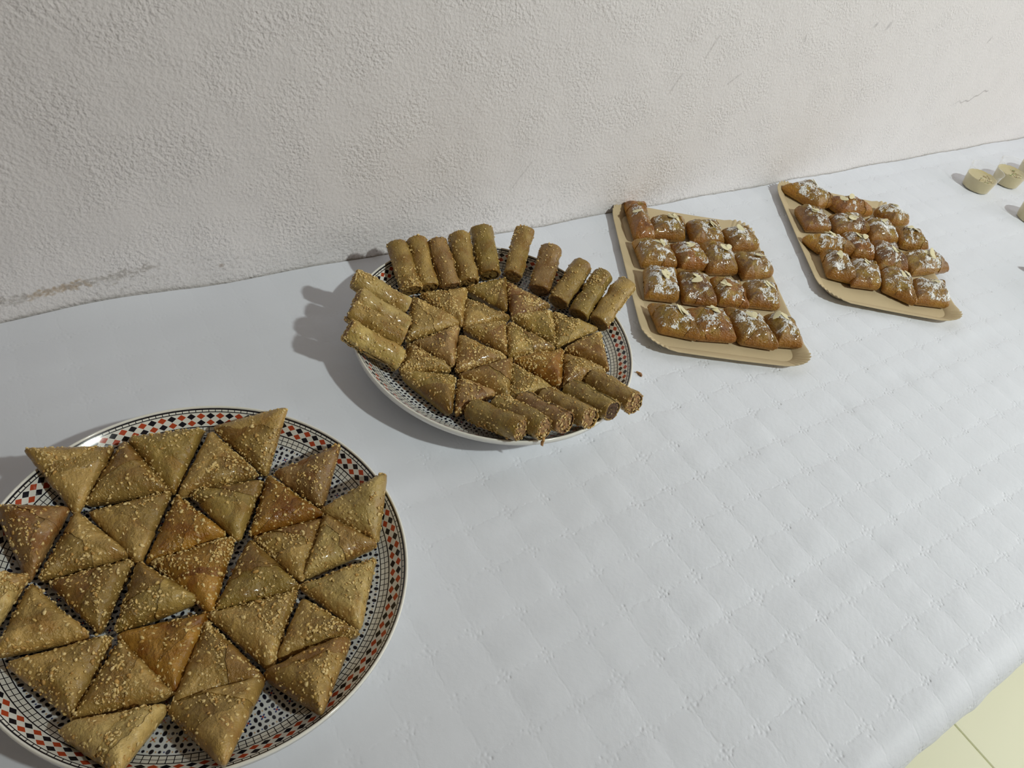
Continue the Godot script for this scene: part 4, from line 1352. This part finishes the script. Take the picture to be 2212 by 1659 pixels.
	if ending == 1:
		for k in 30:
			var p := Vector2.from_angle(rng.randf() * TAU) * r * 0.85 * sqrt(rng.randf())
			blob(acc, Vector3(p.x, p.y + r, L / 2 + 0.0004), Vector3.BACK, rng.randf_range(0.0007, 0.0017), nut_color() * (0.8 if k % 2 else 1.0))
	elif ending == 2:
		for k in 7:
			var p := Vector2.from_angle(rng.randf() * TAU) * r * 0.75 * sqrt(rng.randf())
			blob(acc, Vector3(p.x, p.y + r, L / 2 + 0.0002), Vector3.BACK, rng.randf_range(0.0006, 0.0012), nut_color() * 0.7)
	var crumbs := part("nut_crumbs", acc_mesh(acc), M.nut, o)
	crumbs.set_meta("kind", "stuff")

# ------------------------------------------------------------------ almond parcels
func surface_at(c: Cushion, p: Vector2) -> Vector3:
	if c.reach.is_empty():
		c.reach.resize(180)
		for k in c.K:
			var d0 := c.outline[k] - c.ctr
			var d1 := c.outline[(k + 1) % c.K] - c.ctr
			for t in 6:
				var d := d0.lerp(d1, t / 6.0)
				c.reach[int(fposmod(d.angle(), TAU) / TAU * 180.0) % 180] = d.length()
		for k in 180:
			if c.reach[k] == 0.0:
				c.reach[k] = c.reach[(k + 179) % 180]
	var d := p - c.ctr
	var s := 1.0 - d.length() / c.reach[int(fposmod(d.angle(), TAU) / TAU * 180.0) % 180]
	return Vector3(s, top_height(c, p, clampf(s, 0.0, 1.0)), 0.0)

func almond_parcel(label: String, group: String, mm: Array, flakes: int, sugar: int, dark: int) -> void:
	var pts := PackedVector2Array()
	var centre := Vector2.ZERO
	for k in 4:
		pts.append(Vector2(mm[k * 2], mm[k * 2 + 1]) / 1000.0)
		centre += pts[k] / 4.0
	var o := thing("almond_parcel", Transform3D(Basis.IDENTITY, Vector3(centre.x, TABLE + 0.0042, centre.y)))
	tag(o, label, "pastry", group)
	for k in 4:
		pts[k] -= centre
	var rin := 1.0
	for k in 4:
		var e := pts[(k + 1) % 4] - pts[k]
		rin = minf(rin, absf(e.normalized().cross(pts[k])))
	var sharp := rng.randi() % 2
	var radii := []
	for k in 4:
		radii.append(rng.randf_range(0.0015, 0.003) if k % 2 == sharp else rng.randf_range(0.004, 0.009))
	for k in 4:
		if k % 2 == sharp:      # pinched ends stick out a little
			pts[k] *= 1.09
	var outline := rounded_poly(pts, radii, 20, 8)
	var c := make_cushion(outline, Vector2.ZERO, rin, rng.randf_range(0.027, 0.031), 0.0085, rin * 0.72, 0.0042, 18)
	var base: Color = [Color(0.30, 0.165, 0.032), Color(0.32, 0.14, 0.026), Color(0.21, 0.10, 0.026)][dark] * rng.randf_range(0.9, 1.12)
	var colors := PackedColorArray()
	for k in c.v.size():
		var q := c.v[k] + c.off
		var b := blotch.get_noise_3dv(q)
		var col := base.lerp(Color(0.36, 0.24, 0.045), smoothstep(-0.1, 0.35, b) * 0.75)
		col = col.lerp(base * Color(0.5, 0.42, 0.5), smoothstep(0.0, 0.45, wrinkle.get_noise_3dv(q * 0.45)) * 0.7)
		col = col * (1.0 + 0.3 * wrinkle.get_noise_3dv(q))
		if c.s[k] < 0.2:
			col = col.lerp(Color(0.46, 0.2, 0.035), 0.55 * (1.0 - c.s[k] / 0.2))
		colors.append(col)
	var m := ArrayMesh.new()
	add_surface(m, c.v, c.n, c.idx, colors)
	part("pastry_body", m, M.parcel, o)
	for k in 2:
		var corner: Vector2 = pts[(sharp + 2 * k) % 4]
		var dir := corner.normalized().rotated(rng.randfn(0.0, 0.35))
		var s := sheet(c, colors, dir, corner.length() * rng.randf_range(0.38, 0.6), 0.0009, Color(1.2, 1.15, 0.95) if k == 0 else Color(0.85, 0.75, 0.7))
		if s:
			part("folded_corner", s, M.parcel, o)
	# powdered sugar: thin flakes and little lumps where it stuck
	var a := Acc.new()
	var cell := 0.00046
	var n := int(0.03 / cell)
	var drift := Vector2(rng.randfn(0.0, 0.006), rng.randfn(0.0, 0.006))
	var limit: float = [0.9, 0.22, 0.11, 0.0][sugar]
	for j in range(-n, n):
		for i in range(-n, n):
			var p := Vector2(i, j) * cell
			var q := Vector3(p.x, 5.0, p.y) + c.off
			var g := 0.75 * blotch.get_noise_3dv(q * 1.7) - 9.0 * maxf(0.0, (p - drift).length() - 0.013)
			if g < limit - 0.5:
				continue
			g += 0.5 * speck.get_noise_3dv(q) + 0.32 * speck.get_noise_3dv(q * 2.7)
			if g < limit:
				continue
			var f := surface_at(c, p)
			if f.x < 0.08:
				continue
			var thick := minf(1.0, (g - limit) * 3.5)
			var start := a.v.size()
			var corners: Array[Vector3] = []
			for e in [Vector2(0, 0), Vector2(1, 0), Vector2(1, 1), Vector2(0, 1)]:
				var w: Vector2 = p + (e - Vector2(0.5, 0.5)) * cell * rng.randf_range(0.9, 1.4)
				corners.append(Vector3(w.x, surface_at(c, w).y + 0.00035 + 0.0006 * thick, w.y))
			var nn := (corners[3] - corners[0]).cross(corners[1] - corners[0]).normalized()
			var wet := Color(0.82, 0.72, 0.6).lerp(Color(0.98, 0.97, 0.96), smoothstep(0.0, 0.22, thick))
			for e in corners:
				a.v.append(e)
				a.n.append(nn)
				a.c.append(wet)
			quad(a.i, start, start + 3, start + 2, start + 1)
			if thick > 0.5 and rng.randf() < 0.05:
				blob(a, Vector3(p.x, f.y + 0.0006, p.y), Vector3.UP, rng.randf_range(0.0005, 0.0009), Color(0.97, 0.96, 0.95))
	if a.v.size():
		var dust := part("sugar_dusting", acc_mesh(a), M.sugar, o)
		dust.set_meta("kind", "stuff")
	var spot := drift * 0.6 + Vector2(rng.randfn(0.0, 0.002), -0.004 + rng.randfn(0.0, 0.002))
	for k in flakes:
		var p := spot + Vector2(rng.randfn(0.0, 0.0045), rng.randfn(0.0, 0.0045)) * (0.3 if k == 0 else 1.0)
		var f := surface_at(c, p).y
		var fx := surface_at(c, p + Vector2(0.003, 0)).y
		var fz := surface_at(c, p + Vector2(0, 0.003)).y
		var up := Vector3(f - fx, 0.003, f - fz).normalized()
		up = (up + Vector3(rng.randfn(0, 0.12), 0, rng.randfn(0, 0.12))).normalized()
		var side := up.cross(Vector3(0.2, 0.1, 1)).normalized().rotated(up, rng.randf() * TAU)
		part("almond_flake", almond_mesh(rng.randf_range(0.0072, 0.0092), rng.randf_range(0.0034, 0.0046)), M.almond, o, Transform3D(Basis(side, up, side.cross(up)), Vector3(p.x, f + 0.0011 + 0.0009 * k, p.y)))

func almond_mesh(rx: float, rz: float) -> ArrayMesh:
	var v := PackedVector3Array()
	var idx := PackedInt32Array()
	var K := 18
	var curve := rng.randf_range(-10.0, 10.0)
	for e in [[0.0, 0.0005], [0.8, 0.00055], [1.0, 0.0002], [1.0, -0.0002], [0.8, -0.0004], [0.0, -0.0004]]:
		for k in K:
			var a := TAU * k / K
			var x: float = rx * e[0] * cos(a)
			var z: float = rz * e[0] * sin(a) * (1.0 - 0.28 * cos(a))
			v.append(Vector3(x, e[1] + curve * x * x, z))
	for j in 5:
		for k in K:
			var k2 := (k + 1) % K
			quad(idx, j * K + k, j * K + k2, (j + 1) * K + k2, (j + 1) * K + k)
	if (v[idx[1]] - v[idx[0]]).cross(v[idx[2]] - v[idx[0]]).y > 0.0 or true:
		for t in range(0, idx.size(), 3):
			var f := (v[idx[t + 1]] - v[idx[t]]).cross(v[idx[t + 2]] - v[idx[t]])
			var mid := (v[idx[t]] + v[idx[t + 1]] + v[idx[t + 2]]) / 3.0 - Vector3(0, curve * rx * rx * 0.3, 0)
			if f.dot(Vector3(mid.x, mid.y * 60.0, mid.z)) < 0.0:
				var s := idx[t + 1]
				idx[t + 1] = idx[t + 2]
				idx[t + 2] = s
	return mesh_of(v, idx)

# ------------------------------------------------------------------ crumbs and specks
func small_things() -> void:
	var a := Acc.new()
	blob(a, Vector3(0, 0.0012, 0), Vector3.UP, 0.0034, Color(0.3, 0.13, 0.035))
	blob(a, Vector3(0.0005, 0.002, -0.0025), Vector3.UP, 0.0022, Color(0.4, 0.2, 0.06))
	blob(a, Vector3(-0.001, 0.001, 0.003), Vector3.UP, 0.0022, Color(0.26, 0.11, 0.03))
	var o := part("pastry_crumb", acc_mesh(a), M.nut, self, Transform3D(Basis(Vector3.UP, 0.6), Vector3(0.600, TABLE + 0.0008, 0.300)))
	tag(o, "small brown pastry crumb lying on the white paper right of the far platter", "crumb")
	a = Acc.new()
	blob(a, Vector3(0.002, 0.007, -0.004), Vector3.UP, 0.0034, nut_color() * 0.8)
	blob(a, Vector3(0.001, 0.0035, -0.001), Vector3.UP, 0.0032, Color(0.5, 0.28, 0.09))
	blob(a, Vector3.ZERO, Vector3.RIGHT, 0.0034, Color(0.5, 0.26, 0.08))
	o = part("hanging_crumb", acc_mesh(a), M.nut, self, Transform3D(Basis.IDENTITY, Vector3(0.393, TABLE + 0.0455, 0.371)))
	tag(o, "lump of crumbs hanging from the open end of a roll over the front rim", "crumb")
